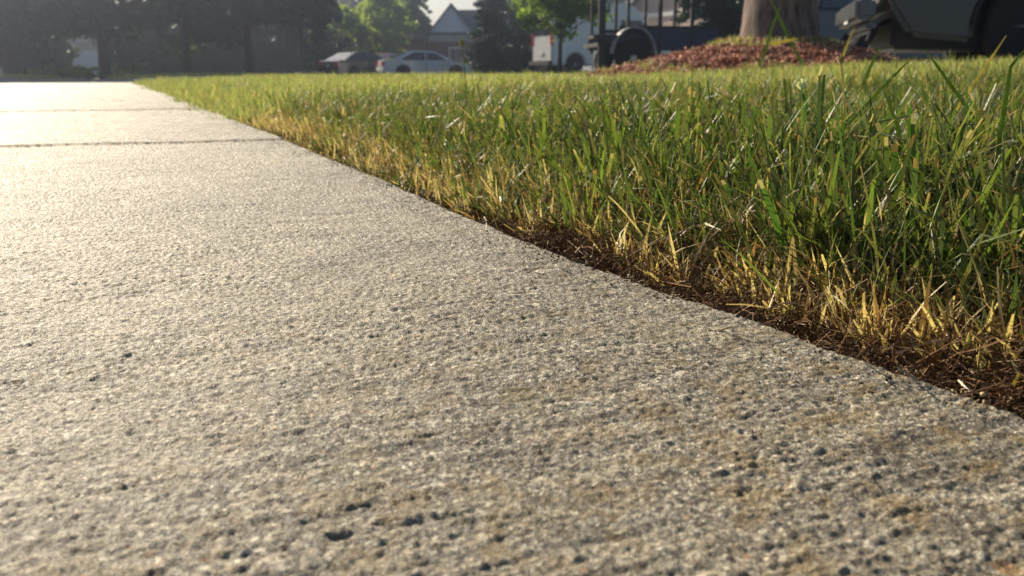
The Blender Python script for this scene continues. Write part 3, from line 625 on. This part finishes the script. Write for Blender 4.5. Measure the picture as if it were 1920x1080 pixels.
gable_house('pale_garage_house', 'low grey house with a pale blue garage door behind the street trees', PX(145, 74), 74, .1, 12, 8, 2.7, 2.2, M_STUCCO, M_ROOF, None, .4, doors=[(0, 1.05, 3.5, 2.1, M_DOORP)], wins=[(-4, 1.5, 1.2, 1.1), (4, 1.5, 1.2, 1.1)])
h2 = gable_house('beige_house', 'beige sided house catching the sun behind the trailer', PX(1242, 50), 50, math.radians(-62), 7, 10, 3.2, 2.4, M_BEIGE, M_ROOFB, M_BEIGE, .3, wins=[(-1.9, 3.0, .9, .5)])
for k in range(12): B().box((0, -.012 - .006 * (k % 2), .36 + k * .235), (6.98, .02, .20)).out('plank', M_BEIGE, h2)
B().box((0, -.3, 2.1), (6.9, .5, .3)).out('awning', M_WHITE, h2)
B().box((-1.4, -.25, .75), (2.2, .4, 1.5)).out('porch_step', M_WHITE, h2)

# ---------------------------------------------------------------- vehicles
def paint(name, c, rough=.28, met=.0): return simple(name, c, rough, 3, .05, met, coat=.6)
M_TYRE = simple('tyre_rubber', (.012, .012, .013), .8, 30, .3); M_RIM = simple('rim_alloy', (.45, .46, .48), .35, 5, .1, .8); M_GLASS = simple('tinted_glass', (.015, .02, .026), .06, 3, .1, spec=.9)
M_BLK = simple('black_trim', (.012, .012, .014), .5, 9, .2); M_LAMPR = simple('red_lamp', (.75, .03, .05), .15, 9, .2, coat=1); M_LAMPW = simple('clear_lamp', (.75, .75, .75), .12, 9, .1, .3, coat=1)
M_CHROME = simple('dull_chrome', (.14, .14, .15), .3, 4, .05, 1.0); M_PLATE = simple('plate_white', (.7, .7, .72), .5)
def arch(prof_top, zb, wheels, zc, ra):
    """closed side outline: top points run front to rear, then the sill with arches runs rear to front"""
    out = list(prof_top)
    for yc in sorted(wheels):
        a0 = math.asin(max(-1, min(1, (zb - zc) / ra)))
        n = 12
        for i in range(n + 1):
            q = math.pi - a0 - (math.pi - 2 * a0) * i / n; out.append((yc + ra * math.cos(q), zc + ra * math.sin(q)))
    return out
def wheel(parent, x, y, r, wd, side, spokes=6):
    t = B().lathe([(-wd / 2, r * .62), (-wd / 2, r * .93), (-wd * .36, r), (wd * .36, r), (wd / 2, r * .93), (wd / 2, r * .62)], 30).out('wheel', M_TYRE, parent, smooth=True)
    t.location = (x, y, r)
    rm = B(); o = side * wd / 2
    rm.lathe([(o - side * .09, r * .60), (o - side * .02, r * .63), (o - side * .02, r * .56), (o - side * .085, r * .54)], 26)
    rm.lathe([(o - side * .06, r * .16), (o, r * .14)], 12)
    for k in range(spokes):
        a = 6.283 * k / spokes; rm.tube([(o - side * .02, r * .1 * math.cos(a), r * .1 * math.sin(a)), (o - side * .03, r * .58 * math.cos(a), r * .58 * math.sin(a))], r * .07, 5)
    rm.out('rim', M_RIM, t, smooth=True)
def quad(b, pts, n, th):
    pts = [Vector(p) for p in pts]; nn = (pts[1] - pts[0]).cross(pts[2] - pts[0]).normalized()
    if nn.dot(Vector(n)) < 0: nn = -nn
    a = [b.bm.verts.new(p + nn * th) for p in pts]; c = [b.bm.verts.new(p - nn * .01) for p in pts]; k = len(pts)
    for i in range(k): b.bm.faces.new((a[i], a[(i + 1) % k], c[(i + 1) % k], c[i]))
    b.bm.faces.new(a); b.bm.faces.new(c[::-1]); return b
def vehicle(name, label, cat, loc, theta, pm, W, top, zb, wheels, r, cabin=None, side_win=(), front_g=None, rear_g=None, zbelt=.9, tum=.2, ztop=1.45, lamps_r=None, lamps_f=None, doors=(), handle_z=.8, bumpers=None, rear_bump=None, plate=None, arch_r=None, mirror=None, bev=.035):
    t = empty(name, loc, -theta, label=label, cat=cat); L2 = max(abs(p[0]) for p in top)
    def wf(z, y): return (1 - .05 * max(0, (.45 - z)) - .03 * max(0, z - .75)) * (1 - .13 * (abs(y) / L2) ** 8)
    def wc(z, y): return (1 - .03 * max(0, zbelt - .75)) * (1 - tum * max(0, (z - zbelt)) / (ztop - zbelt))
    body = B().prism(arch(top, zb, wheels, r, arch_r or r * 1.2), -W / 2, W / 2, wf).out('body', pm, t, bevel=bev)
    B().box((0, 0, zb + .16), (W * .72, 2 * L2 * .86, .22)).out('underbody', M_BLK, t)
    for yc in wheels:
        for s in (-1, 1):
            wheel(t, s * (W / 2 - .12), yc, r, .21, s)
            b = B(); ra = (arch_r or r * 1.2); P_ = []
            b.tube([(s * (W / 2 * wf(r + ra * math.sin(q), yc) - .012), yc + (ra + .01) * math.cos(q), r + (ra + .01) * math.sin(q)) for q in [math.pi * i / 12 for i in range(13)]], .018, 6); b.out('wheel_arch', M_BLK if pm is not M_VANP else pm, t)
    if cabin:
        B().prism(cabin, -W / 2 * .985, W / 2 * .985, wc).out('cabin', pm, t, bevel=bev)
    for poly in side_win:
        for s in (-1, 1):
            B().prism(poly, s * W / 2 * .99 , s * W / 2 * .97, wc).out('side_window', M_GLASS, t)
    for nm, g, nv in (('windscreen', front_g, (0, 1, .4)), ('rear_window', rear_g, (0, -1, .4))):
        if g:
            (y0, z0), (y1, z1) = g; a = W / 2 * wc(z0, 0) * .90; c = W / 2 * wc(z1, 0) * .88
            quad(B(), [(-a, y0, z0), (a, y0, z0), (c, y1, z1), (-c, y1, z1)], nv, .012).out(nm, M_GLASS, t)
    for key, l, m in (('taillight', lamps_r, M_LAMPR), ('headlight', lamps_f, M_LAMPW)):
        if l:
            (yy, zz, ww, hh) = l
            for s in (-1, 1): B().box((s * (W / 2 * .90 - ww / 2), yy, zz), (ww, .12, hh)).out(key, m, t, bevel=.02)
    for (ya, yb) in doors:
        for s in (-1, 1):
            for q in (ya, yb): B().box((s * (W / 2 * wf(.6, q) - .002), q, (zb + zbelt) / 2 + .06), (.012, .012, zbelt - zb - .18)).out('door_seam', M_BLK, t)
            B().box((s * (W / 2 * wf(.8, ya) + .01), ya + .16 * (1 if yb > ya else -1), handle_z), (.03, .16, .03)).out('door_handle', pm, t)
    if rear_bump: B().box(*rear_bump).out('rear_bumper', M_CHROME if cat == 'pickup' else pm, t, bevel=.03)
    if plate: B().box((0, plate[0], plate[1]), (.32, .015, .14)).out('number_plate', M_PLATE, t)
    if mirror:
        for s in (-1, 1): B().box((s * (W / 2 + .08), mirror[0], mirror[1]), (.2, .1, .14)).out('side_mirror', pm, t, bevel=.02)
    return t
M_VANP = paint('van_white', (.78, .79, .8)); M_CARW = paint('car_silver_white', (.82, .86, .9), .25, .0); M_CARD = paint('car_dark_grey', (.05, .055, .065), .22, .3)
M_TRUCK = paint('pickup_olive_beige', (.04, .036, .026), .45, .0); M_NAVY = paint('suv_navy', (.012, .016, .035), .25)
sed_top = [(2.36, .24), (2.40, .42), (2.36, .62), (2.15, .74), (1.25, .90), (.2, .94), (-1.5, .97), (-2.20, .99), (-2.36, .93), (-2.42, .60), (-2.36, .26)]
sed_cab = [(1.35, .88), (.45, 1.37), (.1, 1.43), (-.6, 1.45), (-1.05, 1.40), (-2.0, .96)]
sw = [[(.92, .97), (.42, 1.31), (-.12, 1.37), (-.12, .97)], [(-.2, .97), (-.2, 1.37), (-.75, 1.37), (-1.42, 1.05), (-1.35, .97)]]
def car(label, name, loc, th, pm): return vehicle(name, label, 'car', loc, math.radians(th), pm, 1.82, sed_top, .2, (-1.38, 1.42), .33, sed_cab, sw, ((1.28, .93), (.5, 1.35)), ((-1.9, 1.0), (-1.12, 1.38)), .93, .24, 1.45, (-2.38, .80, .40, .24), (2.27, .62, .38, .14), [(1.0, -.15), (-.17, -1.05)], .84, rear_bump=((0, -2.36, .48), (1.62, .16, .2)), plate=(-2.43, .72), mirror=(.95, 1.0))
def at(px, Y, dz=0): x = PX(px, Y); return (x, Y, tz(x, Y) + dz)
car('silver white fastback car parked side on beneath the gabled house', 'white_car', at(797, 49, .03), 70, M_CARW)
car('dark grey car with a red rear lamp parked left of the white one', 'dark_car', at(678, 52, .03), 38, M_CARD)
car('red car mostly hidden between the dark car and the white car', 'red_car', at(722, 54.5, .03), 15, paint('car_red', (.25, .02, .025)))
van_top = [(2.72, .32), (2.78, .75), (2.62, 1.18), (1.95, 1.36), (1.35, 2.25), (1.0, 2.62), (.4, 2.74), (-2.6, 2.74), (-2.74, 2.62), (-2.76, .34)]
vx, vy, _ = at(1128, 38.5)
van = vehicle('white_van', 'white high roofed van, rear lit by the sun, behind the street tree', 'van', at(1128, 38.5, .01), math.radians(66), M_VANP, 2.02, van_top, .32, (-1.75, 1.85), .37, zbelt=1.4, bev=.06, lamps_r=(-2.72, 1.35, .14, .5), lamps_f=(2.62, .95, .3, .3), doors=[(1.05, .1)], handle_z=1.2, plate=(-2.78, .8), mirror=(1.7, 1.5))
for s in (-1, 1):
    B().prism([(1.75, 1.42), (1.22, 2.1), (.3, 2.1), (.3, 1.42)], s * 1.0, s * .985).out('side_window', M_GLASS, van)
    quad(B(), [(s * .06, -2.765, 1.5), (s * .82, -2.765, 1.5), (s * .82, -2.765, 2.2), (s * .06, -2.765, 2.2)], (0, -1, 0), .01).out('rear_window', M_GLASS, van)
quad(B(), [(-.88, 1.98, 1.4), (.88, 1.98, 1.4), (.82, 1.40, 2.25), (-.82, 1.40, 2.25)], (0, 1, .5), .02).out('windscreen', M_GLASS, van)
B().box((0, -2.82, .42), (1.9, .14, .2)).out('rear_bumper', M_BLK, van, bevel=.03)
# pickup: rear at the left, side turned to the camera
pk_top = [(2.80, .32), (2.84, .80), (2.74, 1.02), (1.45, 1.12), (-.55, 1.14), (-2.62, 1.16), (-2.66, 1.02), (-2.60, .60), (-2.42, .34)]
pcab = [(1.35, 1.08), (.72, 1.80), (-.25, 1.84), (-.50, 1.12)]
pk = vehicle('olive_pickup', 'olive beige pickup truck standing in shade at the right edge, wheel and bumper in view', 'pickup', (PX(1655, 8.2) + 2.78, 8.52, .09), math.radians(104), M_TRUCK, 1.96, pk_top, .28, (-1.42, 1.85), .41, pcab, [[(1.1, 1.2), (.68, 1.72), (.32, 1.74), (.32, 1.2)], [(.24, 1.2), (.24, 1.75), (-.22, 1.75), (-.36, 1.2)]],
             ((1.26, 1.18), (.76, 1.76)), ((-.49, 1.2), (-.29, 1.76)), 1.12, .16, 1.84, (-2.62, .93, .16, .36), (2.72, .84, .34, .2), [(1.15, .28)], 1.02, plate=(-2.86, .56), mirror=(1.05, 1.25), arch_r=.50, bev=.045)
b = B().box((0, -2.80, .58), (1.9, .17, .20)); b.box((0, -2.72, .44), (1.5, .1, .12)); b.out('rear_bumper', M_CHROME, pk, bevel=.04)
for s in (-1, 1):
    B().tube([(s * .55, -2.5, .50), (s * .60, -2.66, .44), (s * .72, -2.73, .30)], .03, 8).out('tow_bracket', M_CHROME, pk, smooth=True)
B().box((0, -1.65, 1.0), (1.6, 1.85, .36)).out('bed_liner', M_BLK, pk)
B().box((0, -2.66, .85), (1.55, .03, .45)).out('tailgate', M_TRUCK, pk, bevel=.02)
B().box((0, -1.6, .38), (1.5, 1.9, .30)).out('fuel_tank', M_BLK, pk, bevel=.04)
sv_top = [(2.40, .36), (2.44, .70), (2.3, .98), (1.2, 1.10), (-2.36, 1.12), (-2.44, .9), (-2.42, .38)]
sx, sy = PX(1520, 15) + 1.84, 16.9
vehicle('navy_utility_car', 'very dark navy utility car between the thick trunk and the pickup', 'car', (sx, sy, tz(sx, sy) - .12), math.radians(66), M_NAVY, 1.95, sv_top, .34, (-1.45, 1.5), .38, [(1.1, 1.08), (.5, 1.72), (-2.1, 1.76), (-2.34, 1.1)],
        [[(.8, 1.16), (.42, 1.64), (-.5, 1.68), (-.5, 1.16)], [(-.6, 1.16), (-.6, 1.68), (-2.0, 1.68), (-2.1, 1.16)]], ((1.0, 1.14), (.56, 1.68)), ((-2.33, 1.16), (-2.16, 1.70)), 1.1, .14, 1.76, (-2.38, .98, .18, .3), (2.34, .8, .34, .16), [(.9, -.5), (-.55, -1.4)], .98, rear_bump=((0, -2.42, .52), (1.75, .14, .22)), plate=(-2.47, .8), mirror=(.8, 1.22))

# ---------------------------------------------------------------- stake side trailer
tx_, ty_ = PX(1215, 16), 16.5
M_STEEL = simple('black_steel', (.018, .018, .02), .5, 12, .3); M_NAVYP = simple('navy_panel', (.02, .032, .085), .4, 6, .15); M_FEND = simple('grey_fender', (.35, .36, .37), .4, 10, .15)
tl = empty('utility_trailer', (tx_, ty_, tz(tx_, ty_) - .1), math.radians(6), label='black stake sided utility trailer with a rounded grey edged fender', cat='trailer')
B().box((.3, .6, .58), (2.3, 1.5, .07)).out('deck', M_STEEL, tl); B().box((.42, -.16, .66), (1.7, .05, .34)).out('side_panel', M_NAVYP, tl, bevel=.01)
B().box((.35, 1.38, .66), (2.2, .05, .30)).out('side_panel', M_NAVYP, tl, bevel=.01)
for px_, w_ in ((1127, .12), (1177, .05), (1239, .06), (1301, .065)):
    lx = PX(px_, 16) - tx_
    B().box((lx, -.16, 1.25 if w_ < .1 else 1.15), (w_, .06, 1.7 if w_ < .1 else 2.0)).out('stake', M_STEEL, tl)
    B().box((lx + .12, 1.38, 1.25), (.05, .05, 1.6)).out('stake', M_STEEL, tl)
for yy in (-.16, 1.38): B().box((0, yy + .035, 2.12), (2.1, .05, .06)).out('top_rail', M_STEEL, tl)
for yy in (-.16, 1.38): B().box((.45, yy + .04, .86), (1.9, .05, .07)).out('bed_rail', M_STEEL, tl)
B().box((-.72, -.16, .70), (.55, .5, .06)).out('step', M_STEEL, tl)
fy = -.32; fc = PX(1184, 16) - tx_
b = B()
arcp = [(fc + .37 * math.cos(math.pi * i / 14), .42 + .44 * math.sin(math.pi * i / 14)) for i in range(15)]
for i in range(14):
    (a0, c0), (a1, c1) = arcp[i], arcp[i + 1]
    quad(b, [(a0, fy - .12, c0), (a0, fy + .14, c0), (a1, fy + .14, c1), (a1, fy - .12, c1)], (math.cos(math.pi * (i + .5) / 14), 0, math.sin(math.pi * (i + .5) / 14)), .012)
b.out('fender', M_FEND, tl)
whl = B().lathe([(-.1, .2), (-.1, .30), (-.07, .33), (.07, .33), (.1, .30), (.1, .2)], 28, 'Z').out('wheel', M_TYRE, tl, smooth=True); whl.rotation_euler = (math.pi / 2, 0, 0); whl.location = (fc, fy + .02, .34)
rm = B().lathe([(.0, .2), (.085, .2), (.08, .08), (.11, .05)], 20, 'Z').out('rim', M_RIM, whl, smooth=True)
whl2 = whl.copy(); COL.objects.link(whl2); whl2.parent = tl; whl2.location = (fc, 1.5, .34)
B().tube([(1.4, .6, .58), (2.3, .6, .5)], .05, 6).out('tongue', M_STEEL, tl); B().tube([(2.1, .6, .06), (2.1, .6, .8)], .035, 8).out('jack', M_STEEL, tl)

# ---------------------------------------------------------------- mulch mound, chips, weeds
mx_, my_ = PX(1452, 7.2), 7.2
def mound_z(X, Y): 
    r = np.hypot((X - mx_) / np.where(X < mx_, 1.5, 1.05), (Y - my_) / 1.0); return terr(X, Y, False) + .29 * np.clip(1.05 - r, -.15, .85) + .02 * vn(X / .12, Y / .12, 40) * (r < 1)
P, Fc = grid(np.linspace(mx_ - 1.7, mx_ + 1.25, 60), np.linspace(my_ - 1.2, my_ + 1.2, 60), lambda U, V: U * 0)
P[:, 2] = mound_z(P[:, 0], P[:, 1]); tag(link('mulch_bed', npmesh('mulch_bed', P, Fc), M_MULCHB), kind='structure')
m, t, p, o = newmat('mulch_chip'); a = nd(t, 'ShaderNodeAttribute', attribute_name='r')
t.links.new(ramp(t, a.outputs['Fac'], [(0, (.11, .03, .016)), (.35, (.36, .12, .06)), (.7, (.56, .24, .14)), (.88, (.68, .44, .29)), (1, (.52, .40, .30))]), p.inputs['Base Color']); p.inputs['Roughness'].default_value = .75
def chips(seed, n=40):
    r = np.random.default_rng(seed); V = []; Q = []; R = []
    for b in range(n):
        c = np.array([r.normal(0, .05), r.normal(0, .05), r.random() * .03]); M3 = np.linalg.qr(r.normal(size=(3, 3)))[0]; d = np.array([.018 + .04 * r.random(), .007 + .009 * r.random(), .002 + .003 * r.random()]) / 2
        cs = np.array([[i, j, k] for i in (-1, 1) for j in (-1, 1) for k in (-1, 1)]) * d @ M3.T + c; o8 = len(V) * 1; V += list(cs); R += [r.random()] * 8
        Q += [[o8 + q for q in f] for f in ((0, 1, 3, 2), (4, 6, 7, 5), (0, 4, 5, 1), (2, 3, 7, 6), (0, 2, 6, 4), (1, 5, 7, 3))]
    return npmesh('chips', np.array(V), np.array(Q), {'r': R}, smooth=False)
PC = []
for i in range(5):
    me = chips(i + 5); me.materials.append(m); PC.append(bpy.data.objects.new('chip_source', me))
n = 2200; a = RNG.random(n) * 6.283; rr = np.sqrt(RNG.random(n)) * 1.05; x = mx_ + rr * np.cos(a) * np.where(np.cos(a) < 0, 1.42, 1.02); y = my_ + rr * np.sin(a)
scatter('mulch_chips', np.stack([x, y, mound_z(x, y)], -1), (0 * x, 0 * x), .4 + .6 * RNG.random(n), 0 * x, PC, label='reddish brown bark chips heaped round the young tree', cat='mulch')
# grass tuft at the foot of the tree and round the mound
n = 170; a = RNG.random(n) * 6.283; rr = np.where(RNG.random(n) < .35, .27 + .15 * RNG.random(n), .9 + .3 * RNG.random(n)); x = mx_ + rr * np.cos(a) * 1.1; y = my_ + rr * np.sin(a)
scatter('weed_grass', np.stack([x, y, mound_z(x, y)], -1), (.15 * RNG.standard_normal(n), .1 * RNG.standard_normal(n)), .8 + .7 * RNG.random(n), .4 * RNG.random(n), PM, label='tufts of weedy grass in the red mulch round the tree foot', cat='weeds')

# ---------------------------------------------------------------- single stalks, blades and straws that stand out
M_STALK = leafy('green_stalk', (.14, .20, .05)); M_STALKP = leafy('pale_stalk', (.40, .36, .20)); M_STRAW = simple('pale_straw', (.62, .52, .36), .5, 80, .3); M_PETAL = leafy('white_petal', (.75, .75, .72))
def WP(px, py, Y):
    a, b_, c = ray(px, py); k = Y / b_; return Vector((a * k, Y, CAMH + c * k))
def blade_thing(name, label, pts, wid, m, cat='grass blade', group=None):
    """pts: list of (pixel x, pixel y, distance) used once to place the blade in the world; closed, folded strip"""
    q = [WP(*p) for p in pts]; z0 = q[0].copy(); zg = float(terr(q[0].x, q[0].y, False)); k_ = (q[0].z - zg) / max(.004, q[1].z - q[0].z)
    if name != 'dry_straw' and 'lying' not in label and k_ > 0: q.insert(0, q[0] + (q[0] - q[1]) * min(k_, 2.5))
    o = q[0]; fine = []
    for i in range(len(q) - 1):
        for s in range(4): fine.append(q[i].lerp(q[i + 1], s / 4))
    fine.append(q[-1]); n = len(fine); b = B(); prev = None
    for i, p in enumerate(fine):
        s = i / (n - 1); w_ = wid * (1 - s ** 3) + wid * .12; d = (fine[min(i + 1, n - 1)] - fine[max(i - 1, 0)]).normalized(); sd = d.cross(Vector((0, 1, .2))).normalized() * w_ / 2; up = sd.cross(d).normalized() * w_ * .22
        cur = [b.bm.verts.new(p - o + v) for v in (sd, up, -sd, up * -.2)]
        if prev:
            for k in range(4): b.bm.faces.new((prev[k], prev[(k + 1) % 4], cur[(k + 1) % 4], cur[k]))
        else: b.bm.faces.new(cur[::-1])
        prev = cur
    b.bm.faces.new(prev); ob = b.out(name, m, None, smooth=True); ob.location = o
    return tag(ob, label, cat, group)
def head(parent, at_, r, m, name='seed_head', elong=1.6, n=26):
    b = B(); rr = random.Random(3)
    for i in range(n):
        d = Vector((rr.gauss(0, 1), rr.gauss(0, 1), rr.gauss(0, 1))).normalized(); c = Vector((d.x * r * .6, d.y * r * .6, d.z * r * .6 * elong))
        b.tube([c * .3, c, c * 1.7], [r * .22, r * .3, r * .04], 5)
    ob = b.out(name, m, parent, smooth=True); ob.location = at_; return ob
def stalk(label, pts, rad, m, hm, hr, hname='seed_head', name='seed_stalk', cat='stalk', el=1.6):
    q = [WP(*p) for p in pts]; g = float(terr(q[0].x, q[0].y, False)); q.insert(0, Vector((q[0].x, q[0].y, g - .003))); o = q[0]
    t = B().tube([p - o for p in q], [rad * 1.2] + [rad] * (len(q) - 1), 7).out(name, m, None, smooth=True); t.location = o; tag(t, label, cat)
    head(t, q[-1] - o, hr, hm, hname, el); return t
stalk('thin stalk with a dark rounded seed head standing in front of the white car', [(873, 150, 1.9), (870, 118, 1.9), (866, 80, 1.9)], .0012, M_STALK, M_STALKP, .006)
stalk('short brown seed stalk rising above the lawn below the dark cars', [(1584, 210, .88), (1581, 160, .88), (1577, 112, .88)], .0011, M_STALKP, M_STALKP, .0032)
stalk('small white clover blossom just above the grass tops', [(1500, 205, 1.1), (1504, 158, 1.1)], .0012, M_STALK, M_PETAL, .0068, 'blossom', 'white_clover', 'flower', 1.0)
blade_thing('grass_blade', 'long blade leaning left, in front of the thick trunk', [(1483, 78, 6.2), (1462, 35, 6.2), (1440, -12, 6.2)], .018, M_STALK)
blade_thing('grass_blade', 'green blade leaning right at the foot of the thick trunk on the mulch mound', [(1440, 78, 6.3), (1450, 45, 6.3), (1464, 10, 6.3)], .018, M_STALK)
blade_thing('grass_blade', 'pale blade lying almost flat on the mulch right of the trunk', [(1446, 84, 6.1), (1470, 78, 6.1), (1498, 72, 6.1)], .022, M_STALKP)
blade_thing('grass_blade', 'short blade in front of the pickup bumper', [(1583, 100, 4.2), (1592, 75, 4.2), (1602, 50, 4.2)], .009, M_STALKP)
blade_thing('grass_blade', 'grey green blade tip rising below the pickup bumper', [(1628, 135, 2.2), (1640, 108, 2.2), (1652, 86, 2.2)], .008, M_STALK)
blade_thing('grass_blade', 'long pale blade slanting up across the truck tyre at the right', [(1838, 140, 1.0), (1862, 104, 1.0), (1887, 66, 1.0)], .0032, M_STALKP)
blade_thing('grass_blade', 'broad yellow-green blade leaning right beside the seed stalk', [(1640, 180, .8), (1668, 150, .8), (1715, 104, .8)], .0028, M_STALK)
blade_thing('grass_blade', 'wide dark green blade at the right edge of the photo', [(1885, 190, .62), (1895, 125, .62), (1925, 88, .62)], .0028, M_STALK)
blade_thing('grass_blade', 'thin blade bent left over the others near the truck', [(1790, 170, .8), (1758, 125, .8), (1735, 92, .8)], .0026, M_STALK)
blade_thing('grass_blade', 'bright green blade standing upright in the thick of the grass', [(1712, 300, .66), (1706, 250, .66), (1708, 190, .66)], .004, leafy('bright_blade', (.16, .28, .04)))
def straw(label, pts, wid=.0016, m=None): return blade_thing('dry_straw', label, pts, wid, m or M_STRAW, 'straw')
def GP(px, py, lift=.004):
    a, b_, c = ray(px, py); z = -.012 + lift; k = (z - CAMH) / c; return (px, py, b_ * k)
straw('pale straw lying on the soil where the walk meets the first dry clumps', [GP(1062, 450), GP(1078, 462), GP(1094, 478)])
straw('thin forked straw beside the pale one near the walk edge', [GP(1078, 474), GP(1088, 462), GP(1104, 446, .012)], .0012)
straw('curved white straw lying on dark soil near the bare patch', [GP(1440, 580), GP(1470, 568), GP(1512, 570), GP(1540, 560)], .0013)
straw('straw standing up slanted from the bare soil', [GP(1442, 578), GP(1455, 540, .006), GP(1476, 490, .01)], .0016)
straw('long thin straw lying across the soil toward the right edge', [GP(1680, 662), GP(1740, 642), GP(1815, 636), GP(1870, 618, .008)], .0014)
straw('branching pale straw end pointing up over the soil', [GP(1800, 636), GP(1815, 615, .006), GP(1822, 595, .01)], .0012)
straw('short white straw on the soil close to the concrete corner', [GP(1797, 712), GP(1806, 722), GP(1817, 731)], .0009)
straw('kinked yellow stem stub at the far right above the concrete edge', [GP(1900, 722), GP(1912, 700, .008), GP(1897, 676, .012)], .0022, M_STALKP)
straw('straw lying in the dry grass under the tall clump', [GP(1560, 490, .01), GP(1600, 482, .012), GP(1650, 484, .012)], .0014)

# ---------------------------------------------------------------- scattering volume added to stand in for the sun's veiling glare
hz = B().box((0, 150, 6.5), (460, 700, 19)).out('glare_haze', None); hz['kind'] = 'stuff'
hm, t, p, o = newmat('glare_haze_air'); t.nodes.remove(p); pv = nd(t, 'ShaderNodeVolumePrincipled'); pv.inputs['Color'].default_value = (.64, .75, 1, 1); pv.inputs['Density'].default_value = .0031; pv.inputs['Anisotropy'].default_value = .87
t.links.new(pv.outputs[0], o.inputs['Volume']); hz.data.materials.append(hm)
